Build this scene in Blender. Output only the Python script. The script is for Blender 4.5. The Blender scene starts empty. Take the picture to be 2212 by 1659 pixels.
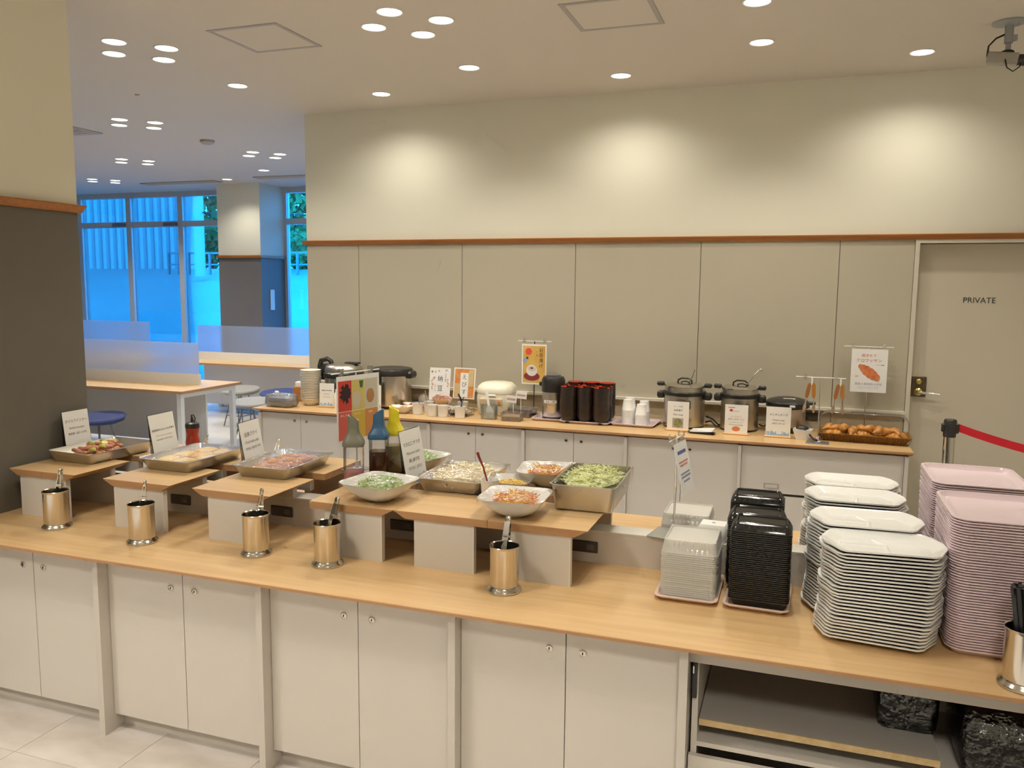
import bpy, bmesh, math, random
from mathutils import Vector, Matrix, Euler
random.seed(7)
R = math.radians
SC = bpy.context.scene
COL = SC.collection

# ------------------------------------------------------------------ camera
CAM_F, YAW, PITCH, ROLL, CAM_H = 1773.59, -0.3362, -0.1184, 0.0091, 1.7808
cam = bpy.data.cameras.new('camera'); cam_o = bpy.data.objects.new('camera', cam); COL.objects.link(cam_o)
cam.sensor_fit = 'HORIZONTAL'; cam.sensor_width = 36.0
cam.lens = CAM_F / 2212 * 36.0
cam.clip_start = 0.05; cam.clip_end = 300
fw = Vector((math.sin(YAW) * math.cos(PITCH), math.cos(YAW) * math.cos(PITCH), math.sin(PITCH)))
rt = Vector((math.cos(YAW), -math.sin(YAW), 0)); up = rt.cross(fw)
r2 = rt * math.cos(ROLL) + up * math.sin(ROLL); u2 = -rt * math.sin(ROLL) + up * math.cos(ROLL)
mw = Matrix((r2, u2, -fw)).transposed().to_4x4(); mw.translation = (0, 0, CAM_H)
cam_o.matrix_world = mw
SC.camera = cam_o

# ------------------------------------------------------------------ sky, exposure
world = bpy.data.worlds.new('world'); SC.world = world; world.use_nodes = True
bg = world.node_tree.nodes['Background']
bg.inputs[0].default_value = (0.012, 0.36, 1.0, 1); bg.inputs[1].default_value = 9.0
SC.view_settings.view_transform = 'Standard'; SC.view_settings.look = 'None'
SC.view_settings.gamma = 1.0; SC.view_settings.use_curve_mapping = False
SC.view_settings.exposure = 0.06
SC.cycles.max_bounces = 8; SC.cycles.diffuse_bounces = 4; SC.cycles.glossy_bounces = 3
SC.cycles.use_adaptive_sampling = True; SC.cycles.adaptive_threshold = 0.1; SC.cycles.adaptive_min_samples = 14
SC.cycles.transmission_bounces = 4; SC.cycles.transparent_max_bounces = 10
SC.cycles.caustics_reflective = False; SC.cycles.caustics_refractive = False
SC.cycles.sample_clamp_indirect = 4.0
LAMP_COL = (1.0, 0.94, 0.81)
LAMP_W = 130.0

# ------------------------------------------------------------------ main measures (metres)
ZCEIL, ZRAIL, YW = 3.213, 2.117, 6.20
ZC, YI = 0.745, 2.307          # island worktop: height, front edge
YUP, YUP2, ZUP, YREAR = 2.948, 3.040, 0.8695, 3.66
ZS, SH_T = 0.952, 0.028        # riser shelf top, thickness
ZB, YB = 0.792, 5.470          # back counter: height, front edge
XP, YPC = -3.356, 3.147        # pillar face and far corner
XWL = -4.058                   # left end of the back wall

# ------------------------------------------------------------------ materials
def srgb(r, g, b):
    f = lambda c: (c / 255 / 12.92) if c / 255 <= 0.04045 else ((c / 255 + 0.055) / 1.055) ** 2.4
    return (f(r), f(g), f(b), 1)
MATS = {}
def mat(name, col, rough=0.5, metal=0.0, **kw):
    if name in MATS: return MATS[name]
    m = bpy.data.materials.new(name); m.use_nodes = True
    n = m.node_tree.nodes; p = n['Principled BSDF']; L = m.node_tree.links
    p.inputs['Base Color'].default_value = col; p.inputs['Roughness'].default_value = rough
    p.inputs['Metallic'].default_value = metal
    if 'trans' in kw: p.inputs['Transmission Weight'].default_value = kw['trans']; p.inputs['IOR'].default_value = kw.get('ior', 1.45)
    if 'emit' in kw:
        p.inputs['Emission Color'].default_value = kw['emit']; p.inputs['Emission Strength'].default_value = kw.get('es', 1.0)
    if 'spec' in kw: p.inputs['Specular IOR Level'].default_value = kw['spec']
    if 'alpha' in kw: p.inputs['Alpha'].default_value = kw['alpha']
    if 'coat' in kw: p.inputs['Coat Weight'].default_value = kw['coat']
    if 'sss' in kw: p.inputs['Subsurface Weight'].default_value = kw['sss']; p.inputs['Subsurface Scale'].default_value = 0.01
    nz = kw.get('noise')            # (scale xyz, colour b, amount, detail)
    if nz:
        tc = n.new('ShaderNodeTexCoord'); mp = n.new('ShaderNodeMapping'); t = n.new('ShaderNodeTexNoise')
        rp = n.new('ShaderNodeValToRGB'); mx = n.new('ShaderNodeMix'); mx.data_type = 'RGBA'
        mp.inputs['Scale'].default_value = nz[0]; t.inputs['Scale'].default_value = 1.0; t.inputs['Detail'].default_value = nz[3]
        rp.color_ramp.elements[0].position = 0.35; rp.color_ramp.elements[1].position = 0.68
        L.new(tc.outputs['Object'], mp.inputs[0]); L.new(mp.outputs[0], t.inputs['Vector']); L.new(t.outputs['Fac'], rp.inputs[0])
        mul = n.new('ShaderNodeMath'); mul.operation = 'MULTIPLY'; mul.inputs[1].default_value = nz[2]
        L.new(rp.outputs[0], mul.inputs[0]); L.new(mul.outputs[0], mx.inputs[0])
        mx.inputs[6].default_value = col; mx.inputs[7].default_value = nz[1]
        L.new(mx.outputs[2], p.inputs['Base Color'])
    bp = kw.get('bump')             # (scale, strength, distance)
    if bp:
        tc = n.new('ShaderNodeTexCoord'); t = n.new('ShaderNodeTexNoise'); b = n.new('ShaderNodeBump')
        t.inputs['Scale'].default_value = bp[0]; b.inputs['Strength'].default_value = bp[1]; b.inputs['Distance'].default_value = bp[2]
        L.new(tc.outputs['Object'], t.inputs['Vector']); L.new(t.outputs['Fac'], b.inputs['Height']); L.new(b.outputs[0], p.inputs['Normal'])
    MATS[name] = m
    return m
def film(name, tint, gloss_fac, rough, bump=None, base=None, fres=.75):
    """clear film or pane: transparent with a glossy share"""
    m = bpy.data.materials.new(name); m.use_nodes = True; n = m.node_tree.nodes; L = m.node_tree.links
    n.clear(); out = n.new('ShaderNodeOutputMaterial'); tr = n.new('ShaderNodeBsdfTransparent'); gl = n.new('ShaderNodeBsdfGlossy')
    tr.inputs[0].default_value = tint; gl.inputs['Roughness'].default_value = rough
    mx = n.new('ShaderNodeMixShader'); fr = n.new('ShaderNodeLayerWeight'); fr.inputs['Blend'].default_value = 0.35
    add = n.new('ShaderNodeMath'); add.operation = 'MULTIPLY_ADD'; add.inputs[1].default_value = fres; add.inputs[2].default_value = gloss_fac
    L.new(fr.outputs['Fresnel'], add.inputs[0]); L.new(add.outputs[0], mx.inputs[0]); L.new(tr.outputs[0], mx.inputs[1]); L.new(gl.outputs[0], mx.inputs[2])
    last = mx
    if base:
        df = n.new('ShaderNodeBsdfDiffuse'); df.inputs[0].default_value = base[0]; m2 = n.new('ShaderNodeMixShader'); m2.inputs[0].default_value = base[1]
        L.new(mx.outputs[0], m2.inputs[1]); L.new(df.outputs[0], m2.inputs[2]); last = m2
    if bump:
        tc = n.new('ShaderNodeTexCoord'); t = n.new('ShaderNodeTexNoise'); b = n.new('ShaderNodeBump'); t.inputs['Scale'].default_value = bump[0]; t.inputs['Detail'].default_value = 3
        b.inputs['Strength'].default_value = bump[1]; b.inputs['Distance'].default_value = bump[2]
        L.new(tc.outputs['Object'], t.inputs['Vector']); L.new(t.outputs['Fac'], b.inputs['Height']); L.new(b.outputs[0], gl.inputs['Normal'])
    L.new(last.outputs[0], out.inputs[0]); MATS[name] = m
    return m
def frosted(name, tint, dif):
    m = bpy.data.materials.new(name); m.use_nodes = True; n = m.node_tree.nodes; L = m.node_tree.links
    n.clear(); out = n.new('ShaderNodeOutputMaterial'); rf = n.new('ShaderNodeBsdfRefraction'); df = n.new('ShaderNodeBsdfTranslucent'); d2 = n.new('ShaderNodeBsdfDiffuse')
    rf.inputs['Color'].default_value = tint; rf.inputs['Roughness'].default_value = 0.45; rf.inputs['IOR'].default_value = 1.08
    df.inputs[0].default_value = (.8, .8, .8, 1); d2.inputs[0].default_value = (.8, .8, .8, 1)
    a = n.new('ShaderNodeMixShader'); a.inputs[0].default_value = .5; L.new(df.outputs[0], a.inputs[1]); L.new(d2.outputs[0], a.inputs[2])
    mx = n.new('ShaderNodeMixShader'); mx.inputs[0].default_value = dif; L.new(rf.outputs[0], mx.inputs[1]); L.new(a.outputs[0], mx.inputs[2])
    L.new(mx.outputs[0], out.inputs[0]); MATS[name] = m
    return m

M_WALL = mat('cream_wallpaper', (.77, .745, .625, 1), .85, bump=(180, .12, .002))
M_CEIL = mat('ceiling_board', (.66, .605, .53, 1), .9, bump=(220, .08, .002))
M_PANEL = mat('greige_wall_panel', (.475, .43, .33, 1), .6, bump=(150, .05, .001))
M_DARKPANEL = mat('taupe_wall_panel', (.135, .122, .098, 1), .6, bump=(150, .05, .001))
M_SEAM = mat('panel_seam', (.16, .14, .12, 1), .8)
M_RAIL = mat('chestnut_rail', (.40, .145, .022, 1), .38, noise=((4, 60, 60), (.28, .09, .015, 1), .6, 4))
M_FRAME = mat('greige_door_frame', (.62, .57, .47, 1), .45)
M_DOOR = mat('greige_door_leaf', (.58, .52, .41, 1), .5)
M_FLOOR = mat('stone_floor_tile', (.72, .66, .62, 1), .35, noise=((3, 7, 4), (.52, .46, .41, 1), .85, 9))
M_FLOOR2 = mat('far_floor_tile', (.62, .60, .58, 1), .3, noise=((1.4, 3, 3), (.50, .48, .46, 1), .7, 6))
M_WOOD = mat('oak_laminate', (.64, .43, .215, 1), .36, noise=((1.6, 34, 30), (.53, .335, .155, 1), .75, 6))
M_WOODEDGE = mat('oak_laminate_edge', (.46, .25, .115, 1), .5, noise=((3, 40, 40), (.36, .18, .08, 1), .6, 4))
M_CAB = mat('greige_laminate', (.635, .59, .54, 1), .42, bump=(260, .04, .001))
M_CABE = mat('greige_laminate_edge', (.60, .555, .505, 1), .5)
M_GAP = mat('shadow_gap', (.10, .085, .075, 1), .8)
M_STEEL = mat('stainless_steel', (.66, .62, .55, 1), .16, 1.0)
M_STEELB = mat('brushed_stainless', (.60, .57, .51, 1), .33, 1.0, bump=(90, .05, .001))
M_CHROME = mat('chrome', (.8, .8, .8, 1), .08, 1.0)
M_WHITEPL = mat('white_melamine', (.82, .82, .80, 1), .13, coat=.3)
M_PINK = mat('pink_melamine', (.80, .65, .70, 1), .22, coat=.2)
M_PEACH = mat('peach_plastic', (.76, .55, .45, 1), .3)
M_BLACKPL = mat('black_plastic', (.022, .020, .019, 1), .35)
M_BLACKGL = mat('black_container_plastic', (.028, .026, .024, 1), .3)
M_CLEAR = film('clear_plastic', (.955, .95, .935, 1), .04, .06, base=((.85, .83, .78, 1), .07))
M_ACRYL = film('clear_acrylic', (.95, .95, .95, 1), .03, .03)
M_WRAP = film('cling_wrap', (.985, .985, .985, 1), .020, .045, bump=(60, 1.0, .010), fres=.36)
M_GLASS = film('window_glass', (.93, .96, .98, 1), .03, .02)
M_FROST = frosted('frosted_acrylic', (.92, .95, 1, 1), .38)
M_PAPER = mat('white_paper', (.82, .81, .79, 1), .7)
M_INK = mat('dark_ink', (.05, .05, .055, 1), .8)
M_INKG = mat('grey_ink', (.22, .21, .21, 1), .8)
M_SKYL = mat('pale_blue_ink', (.30, .48, .72, 1), .8)
M_WHITE = mat('white_plastic', (.82, .81, .79, 1), .35)
M_OFFW = mat('ivory_plastic', (.80, .76, .62, 1), .3)
M_CERAM = mat('ivory_ceramic', (.82, .78, .68, 1), .25)
M_PALEW = mat('pale_wood', (.72, .45, .22, 1), .5)
M_WHITEM = mat('white_painted_metal', (.74, .73, .70, 1), .4)
M_BLUEF = mat('navy_fabric', (.035, .05, .16, 1), .85)
M_GREYF = mat('pale_grey_fabric', (.27, .26, .24, 1), .8)
M_LEGM = mat('grey_metal', (.22, .22, .25, 1), .4, .6)
M_RED = mat('red_belt', (.62, .010, .025, 1), .55)
M_LAMP = mat('lamp_lens', (1, 1, 1, 1), .5, emit=(1, .96, .88, 1), es=6.0)
M_TRIM = mat('white_lamp_trim', (.80, .78, .75, 1), .4)
M_HATCH = mat('grey_hatch_frame', (.42, .39, .38, 1), .6)
M_SOCKET = mat('dark_socket', (.07, .06, .05, 1), .5)

# ------------------------------------------------------------------ mesh builder
def rr(w, d, r, n=5, cx=0, cy=0):
    """rounded rectangle ring, anticlockwise"""
    r = min(r, w / 2 - 1e-4, d / 2 - 1e-4); P = []
    for sx, sy, a0 in ((1, -1, -90), (1, 1, 0), (-1, 1, 90), (-1, -1, 180)):
        for i in range(n + 1):
            a = R(a0 + 90 * i / n)
            P.append((cx + sx * (w / 2 - r) + r * math.cos(a), cy + sy * (d / 2 - r) + r * math.sin(a)))
    return P
def circ(r, n=24, cx=0, cy=0): return [(cx + r * math.cos(2 * math.pi * i / n), cy + r * math.sin(2 * math.pi * i / n)) for i in range(n)]
class B:
    def __init__(s): s.v = []; s.f = []
    def box(s, x0, y0, z0, x1, y1, z1):
        k = len(s.v)
        s.v += [(x0, y0, z0), (x1, y0, z0), (x1, y1, z0), (x0, y1, z0), (x0, y0, z1), (x1, y0, z1), (x1, y1, z1), (x0, y1, z1)]
        s.f += [tuple(k + i for i in q) for q in ((0, 3, 2, 1), (4, 5, 6, 7), (0, 1, 5, 4), (1, 2, 6, 5), (2, 3, 7, 6), (3, 0, 4, 7))]
        return s
    def quad(s, *p):
        k = len(s.v); s.v += [tuple(q) for q in p]; s.f.append(tuple(range(k, k + len(p)))); return s
    def loft(s, rings, cap0=True, cap1=True, closed=True):
        k = len(s.v); n = len(rings[0])
        for r in rings: s.v += [tuple(p) for p in r]
        for i in range(len(rings) - 1):
            for j in range(n if closed else n - 1):
                a = k + i * n + j; b = k + i * n + (j + 1) % n
                s.f.append((a, b, b + n, a + n))
        if cap0: s.f.append(tuple(k + j for j in reversed(range(n))))
        if cap1: s.f.append(tuple(k + (len(rings) - 1) * n + j for j in range(n)))
        return s
    def prism(s, poly, z0, z1): return s.loft([[(x, y, z0) for x, y in poly], [(x, y, z1) for x, y in poly]])
    def lathe(s, prof, n=24, cx=0, cy=0, cap0=True, cap1=True):
        return s.loft([[(x, y, z) for x, y in circ(max(r, 1e-5), n, cx, cy)] for r, z in prof], cap0, cap1)
    def tube(s, pts, r, n=8, cap=True):
        pts = [Vector(p) for p in pts]; rings = []
        prev = None
        for i, p in enumerate(pts):
            t = (pts[min(i + 1, len(pts) - 1)] - pts[max(i - 1, 0)]).normalized()
            if prev is None:
                a = Vector((0, 0, 1)) if abs(t.z) < .9 else Vector((1, 0, 0)); u = t.cross(a).normalized()
            else: u = (prev - t * prev.dot(t)).normalized()
            prev = u; w = t.cross(u); rad = r[i] if isinstance(r, (list, tuple)) else r
            rings.append([tuple(p + (u * math.cos(2 * math.pi * j / n) + w * math.sin(2 * math.pi * j / n)) * rad) for j in range(n)])
        return s.loft(rings, cap, cap)
    def ball(s, c, r, n=10, m=6):
        if not isinstance(r, (list, tuple)): r = (r, r, r)
        rings = [[(c[0] + r[0] * math.sin(math.pi * i / m) * math.cos(2 * math.pi * j / n), c[1] + r[1] * math.sin(math.pi * i / m) * math.sin(2 * math.pi * j / n), c[2] - r[2] * math.cos(math.pi * i / m)) for j in range(n)] for i in range(1, m)]
        k = len(s.v); s.loft(rings, False, False)
        s.v += [(c[0], c[1], c[2] - r[2]), (c[0], c[1], c[2] + r[2])]; b = len(s.v) - 2; t = b + 1; o = k + (m - 2) * n
        for j in range(n):
            s.f.append((b, k + (j + 1) % n, k + j)); s.f.append((t, o + j, o + (j + 1) % n))
        return s
    def xf(s, M, k0=0):
        s.v[k0:] = [tuple(M @ Vector(p)) for p in s.v[k0:]]; return s
    def mesh(s, name, m, smooth=None):
        me = bpy.data.meshes.new(name); me.from_pydata(s.v, [], s.f); me.validate()
        bm = bmesh.new(); bm.from_mesh(me); bmesh.ops.recalc_face_normals(bm, faces=bm.faces); bm.to_mesh(me); bm.free()
        if m: me.materials.append(m)
        if smooth:
            me.polygons.foreach_set('use_smooth', [True] * len(me.polygons)); me.set_sharp_from_angle(angle=R(smooth))
        return me
def rbox(x0, y0, z0, x1, y1, z1, r=.004):
    """box with rounded vertical edges and softened top/bottom"""
    w, d = x1 - x0, y1 - y0; cx, cy = (x0 + x1) / 2, (y0 + y1) / 2; e = min(r, (z1 - z0) / 3)
    b = B()
    return b.loft([[(x, y, z) for x, y in rr(w - 2 * i, d - 2 * i, max(r - i, 1e-3), 3, cx, cy)] for i, z in ((e * .7, z0), (0, z0 + e), (0, z1 - e), (e * .7, z1))])

def link(name, me, parent=None, loc=(0, 0, 0), rot=(0, 0, 0)):
    o = bpy.data.objects.new(name, me); COL.objects.link(o); o.location = loc; o.rotation_euler = rot
    if parent: o.parent = parent
    return o
def tag(o, label=None, cat=None, group=None, kind=None):
    if label: o['label'] = label
    if cat: o['category'] = cat
    if group: o['group'] = group
    if kind: o['kind'] = kind
    return o
def thing(name, label, cat, loc=(0, 0, 0), rotz=0, group=None, rot=None):
    return tag(link(name, None, None, loc, rot or (0, 0, rotz)), label, cat, group)
def part(name, b, m, parent, smooth=None, loc=(0, 0, 0), rot=(0, 0, 0), label=None):
    o = link(name, b.mesh(name, m, smooth) if isinstance(b, B) else b, parent, loc, rot)
    if label: o['label'] = label
    return o
def solo(name, b, m, label, cat, loc=(0, 0, 0), rot=(0, 0, 0), group=None, smooth=None, kind=None):
    return tag(link(name, b.mesh(name, m, smooth) if isinstance(b, B) else b, None, loc, rot), label, cat, group, kind)
def struct(name, b, m, parent=None, smooth=None):
    o = link(name, b.mesh(name, m, smooth), parent)
    if parent is None: o['kind'] = 'structure'
    return o
def copy_tree(o, parent=None):
    c = o.copy(); COL.objects.link(c); c.parent = parent
    for ch in o.children: copy_tree(ch, c)
    return c
def inst(o, loc, rotz=0, label=None, group=None):
    c = copy_tree(o); c.location = loc; c.rotation_euler = (c.rotation_euler[0], c.rotation_euler[1], rotz)
    if label: c['label'] = label
    if group: c['group'] = group
    return c
_tc = {}
def text_mesh(body, size, m, align='CENTER', res=2):
    k = (body, size, m.name, align)
    if k in _tc: return _tc[k]
    c = bpy.data.curves.new('lettering', 'FONT'); c.body = body; c.size = size; c.align_x = align; c.align_y = 'CENTER'; c.resolution_u = res; c.space_line = .95
    o = bpy.data.objects.new('lettering', c); COL.objects.link(o); dg = bpy.context.evaluated_depsgraph_get()
    me = bpy.data.meshes.new_from_object(o.evaluated_get(dg)); me.name = 'lettering'
    bpy.data.objects.remove(o); me.materials.clear(); me.materials.append(m); _tc[k] = me
    return me
def lettering(body, size, m, parent, x, z, y=-.0015, align='CENTER', vertical=False, name='lettering'):
    if vertical: body = '\n'.join(body)
    return link(name, text_mesh(body, size, m, align), parent, (x, y, z), (R(90), 0, 0))

# ================================================================== THE ROOM
XL, XR, YN, YF = -14.0, 2.7, -2.6, 10.68
# floor: slabs of 0.455 m near the island, plain beyond
fl = struct('floor', B().box(XL, YN, -.12, XR, YF + .1, -.004), M_GAP)
tile_mesh = B().box(-.2265, -.2265, -.05, .2265, .2265, 0).mesh('floor_tile', M_FLOOR)
for i in range(-2, 7):
    for j in range(-1, 4):
        link('floor_tile', tile_mesh, fl, (-2.753 - .227 + i * .455, 1.93 + j * .455 - .455, 0))
fb = B()
for x0, y0, x1, y1 in ((XL, YN, -4.0, YF), (-4.0, YN, XR, 1.05), (-4.0, 3.30, XR, YF)):
    fb.box(x0, y0, -.06, x1, y1, -.0005)
part('floor_field', fb, M_FLOOR2, fl)
struct('ceiling', B().box(XL, YN, ZCEIL, XR, YF + .1, ZCEIL + .15), M_CEIL)

# back wall with panelled lower half, door opening at the right
DX0, DX1, DZ = .738, 1.64, 2.095
wb = struct('wall_back', B().box(XWL, YW, ZRAIL, XR, YW + .16, ZCEIL).box(XWL, YW + .012, 0, DX0 - .028, YW + .16, ZRAIL).box(DX1 + .028, YW + .012, 0, XR, YW + .16, ZRAIL), M_WALL)
seams = [-3.551 + .947 * i for i in range(5)]
edges = [XWL] + seams + [DX0 - .028]
for a, c in zip(edges[:-1], edges[1:]):
    part('wall_panel', B().box(a + .0025, YW, 0.0, c - .0025, YW + .012, ZRAIL), M_PANEL, wb)
part('wall_panel', B().box(DX1 + .03, YW, 0.0, XR - .05, YW + .012, ZRAIL), M_PANEL, wb)
sb = B()
for s_ in seams: sb.box(s_ - .003, YW + .004, 0, s_ + .003, YW + .013, ZRAIL)
part('panel_joint', sb, M_SEAM, wb)
def rail_profile(y, z, s=1):
    return [(y, z), (y - .014, z), (y - .018, z + .010), (y - .030, z + .030), (y - .030, z + .036), (y, z + .040)]
def rail(b, x0, x1, y, z):
    pr = rail_profile(y, z); b.loft([[(x0, a, c) for a, c in pr], [(x1, a, c) for a, c in pr]])
rb = B(); rail(rb, XWL - .03, XR, YW, ZRAIL)
struct('trim_1', rb, M_RAIL)
lb = B().box(XWL, YW - .045, .928, DX0 - .03, YW, .948)
struct('trim_2', lb, mat('cream_ledge', (.66, .62, .53, 1), .45))
# wall closing the far room on the right, outer walls
struct('door_light_block', B().box(.6, YW + .16, 0, XR + .15, YW + .26, ZCEIL), M_WALL)  # unseen backing added to stop daylight leaking round the door
struct('wall_return', B().box(XWL, YW + .16, 0, XWL + .15, YF + .1, ZCEIL), M_WALL)
struct('wall_right', B().box(XR, YN, 0, XR + .15, YW + .16, ZCEIL), M_WALL)
struct('wall_rear', B().box(XL, YN - .15, 0, XR + .15, YN, ZCEIL), M_WALL)
struct('wall_left', B().box(XL - .15, YN, 0, XL, YF + .1, ZCEIL), M_WALL)
# left pillar that the island runs into
pl = struct('pillar_left', B().box(-4.25, 2.05, ZRAIL, XP, YPC, ZCEIL), M_WALL)
part('pillar_panel', B().box(-4.256, 2.044, 0, XP, YPC, ZRAIL), M_DARKPANEL, pl)
prb = B()
for (ax, ay), (bx_, by_), nx, ny in (((XP, 2.05), (XP, YPC), 1, 0), ((XP, YPC), (-4.25, YPC), 0, 1)):
    pr = [(0, 0), (.014, 0), (.018, .010), (.030, .030), (.030, .036), (0, .040)]
    e = .03
    A = [(ax + nx * p, ay + ny * p - (0 if nx else 0), ZRAIL + z) for p, z in pr]
    if nx: A = [(ax + p, ay, ZRAIL + z) for p, z in pr]; C = [(bx_ + p, by_ + p, ZRAIL + z) for p, z in pr]
    else: A = [(ax + p, ay + p, ZRAIL + z) for p, z in pr]; C = [(bx_, by_ + p, ZRAIL + z) for p, z in pr]
    prb.loft([A, C])
part('pillar_rail', prb, M_RAIL, pl)
# far column
pc = struct('pillar_far', B().box(-8.12, 10.1, ZRAIL + .06, -7.385, YF, ZCEIL), M_WALL)
part('pillar_panel', B().box(-8.12, 10.1, 0, -7.385, YF, ZRAIL + .06), mat('slate_panel', (.17, .16, .16, 1), .6), pc)
part('pillar_rail', B().box(-8.145, 10.075, ZRAIL + .04, -7.36, YF, ZRAIL + .075), M_RAIL, pc)
part('switch_plate', rbox(-7.385, 10.30, 1.40, -7.375, 10.40, 1.70, .004), M_WHITE, pc)

# door with frame
d1 = struct('door_1', B().box(DX0, YW + .075, .004, DX1, YW + .115, DZ - .004), M_DOOR)
part('door_frame', B().box(DX0 - .028, YW - .012, 0, DX0, YW + .16, DZ + .022).box(DX1, YW - .012, 0, DX1 + .028, YW + .16, DZ + .022).box(DX0, YW - .012, DZ, DX1, YW + .16, DZ + .022), M_FRAME, d1)
lk = part('lock_plate', rbox(DX0 + .012, YW + .066, 1.046, DX0 + .105, YW + .075, 1.186, .003), mat('bronze_plate', (.13, .095, .06, 1), .35, .7), d1)
M_BRASS = mat('brass', (.62, .48, .16, 1), .25, 1.0)
kb = B().lathe([(.019, 0), (.019, .008), (.013, .012), (.010, .013)], 18); kb.xf(Matrix.Translation((DX0 + .056, YW + .066, 1.152)) @ Matrix.Rotation(R(90), 4, 'X'))
part('key_cylinder', kb, M_BRASS, lk, 40)
kb = B().lathe([(.026, 0), (.026, .006), (.014, .012), (.012, .045)], 18); kb.xf(Matrix.Translation((DX0 + .056, YW + .066, 1.080)) @ Matrix.Rotation(R(90), 4, 'X'))
part('rose', kb, M_BRASS, lk, 40)
kb = B().tube([(DX0 + .056, YW + .028, 1.080), (DX0 + .075, YW + .022, 1.080), (DX0 + .11, YW + .020, 1.078), (DX0 + .185, YW + .022, 1.072)], [.010, .010, .009, .007], 10)
part('lever_handle', kb, M_CHROME, lk, 50)
link('lettering', text_mesh('PRIVATE', .053, M_INK, 'CENTER', 3), d1, (1.129, YW + .0735, 1.714), (R(90), 0, 0))

# far window wall: bays with transom lights
wins = [(-14.0, -12.42), (-12.42, -11.36), (-11.36, -10.33), (-10.33, -9.30), (-9.30, -8.12), (-7.385, -6.3), (-6.3, -5.2), (-5.2, XWL + .15)]
M_ALU = mat('aluminium_frame', (.55, .56, .57, 1), .4, .3)
for i, (a, c) in enumerate(wins):
    w = .048; fr = B()
    fr.box(a, YF, 0, a + w, YF + .09, ZCEIL).box(c - w, YF, 0, c, YF + .09, ZCEIL).box(a + w, YF, ZCEIL - .075, c - w, YF + .09, ZCEIL)
    fr.box(a + w, YF, 2.672, c - w, YF + .09, 2.757).box(a + w, YF, 0, c - w, YF + .09, .06)
    o = struct('window_%d' % (i + 1), fr, M_ALU)
    part('pane', B().box(a + w, YF + .04, .06, c - w, YF + .046, 2.672), M_GLASS, o)
    part('pane', B().box(a + w, YF + .04, 2.757, c - w, YF + .046, ZCEIL - .075), M_GLASS, o)
    if i in (2, 3): part('door_closer', rbox(c - .30, YF - .05, 2.68, c - .05, YF, 2.735, .01), M_LEGM, o)

# ------------------------------------------------------------------ outside
gr = B(); gr.loft([[(-60, YF + .1, -.05), (60, YF + .1, -.05)], [(-60, 13, -.02), (60, 13, -.02)], [(-60, 22.2, 2.25), (60, 22.2, 2.25)], [(-60, 60, 3.2), (60, 60, 3.2)]], False, False, False)
solo('sloping_road', gr, mat('asphalt', (.30, .34, .36, 1), .9, noise=((.4, .4, .4), (.24, .28, .30, 1), .8, 4)), 'smooth sloping road outside the far windows', 'road', kind='structure')
bw = thing('corrugated_building', 'pale ribbed metal building across the road outside', 'building', (0, 0, 0))
M_SIDING = mat('ribbed_siding', (.66, .70, .72, 1), .6)
part('wall', B().box(-34, 22.3, 2.0, -19.3, 22.9, 9.5), M_SIDING, bw)
ribm = B().box(-.06, -.05, 0, .06, .02, 7.3).mesh('rib', mat('siding_rib', (.30, .36, .40, 1), .6))
for i in range(46): link('rib', ribm, bw, (-34 + .32 * i, 22.3, 2.15))
fence = thing('roadside_fence', 'low dark mesh fence along the far road edge', 'fence', (0, 0, 0))
for i in range(30): part('post', B().box(-19.2 + .4 * i, 21.4, 2.0, -19.14 + .4 * i, 21.46, 2.75), M_LEGM, fence)
part('rail', B().box(-19.2, 21.42, 2.70, -7.4, 21.46, 2.76), M_LEGM, fence); part('rail', B().box(-19.2, 21.42, 2.35, -7.4, 21.46, 2.40), M_LEGM, fence)
ub = B().lathe([(.16, 2), (.14, 12)], 14, -17.25, 20.6)
solo('utility_pole', ub, mat('concrete', (.55, .55, .54, 1), .8), 'grey utility pole outside the far window', 'pole', smooth=40)
wr = B().tube([(-17.25, 20.6, 4.6), (-12, 20.6, 4.35), (-5, 20.6, 4.6)], .02, 5); wr.tube([(-17.25, 20.6, 3.9), (-12, 20.6, 3.7), (-5, 20.6, 3.9)], .02, 5)
solo('overhead_cable', wr, M_BLACKPL, 'thin overhead cables running from the utility pole', 'cable')
M_LEAF = mat('leaf_green', (.07, .17, .05, 1), .8, noise=((3, 3, 3), (.16, .30, .09, 1), .9, 3)); M_BARK = mat('bark', (.10, .08, .06, 1), .9)
def tree(x, y, z, h, rad, label):
    t = thing('leafy_tree', label, 'tree', (x, y, z), group='trees outside the windows')
    part('trunk', B().tube([(0, 0, -.5), (.1, 0, h * .4), (.05, .1, h * .75)], [.16, .12, .06], 8), M_BARK, t)
    b = B(); rnd = random.Random(int(x * 97))
    for k in range(2600):
        a, e, q = rnd.uniform(0, 6.28), rnd.uniform(-1, 1), rnd.uniform(.35, 1) ** .5
        c = Vector((rad * q * math.cos(a) * math.cos(e), rad * q * math.sin(a) * math.cos(e), h * .62 + h * .42 * q * math.sin(e)))
        s_ = rnd.uniform(.07, .15); Mx = Euler((rnd.uniform(0, 6), rnd.uniform(0, 6), 0)).to_matrix()
        b.quad(*[c + Mx @ Vector(p) * s_ for p in ((-1, -.6, 0), (1, -.6, .1), (1, .6, 0), (-1, .6, .1))])
    part('foliage', b, M_LEAF, t)
tree(-20.7, 25.3, .9, 5.4, 1.75, 'leafy green tree right beside the ribbed building outside')
tree(-16.3, 25.4, .9, 5.4, 1.75, 'leafy green tree seen just beyond the far column')
tree(-14.75, 22.7, 1.9, 1.5, .70, 'low leafy shrub-like tree in the narrow right window')

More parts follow.
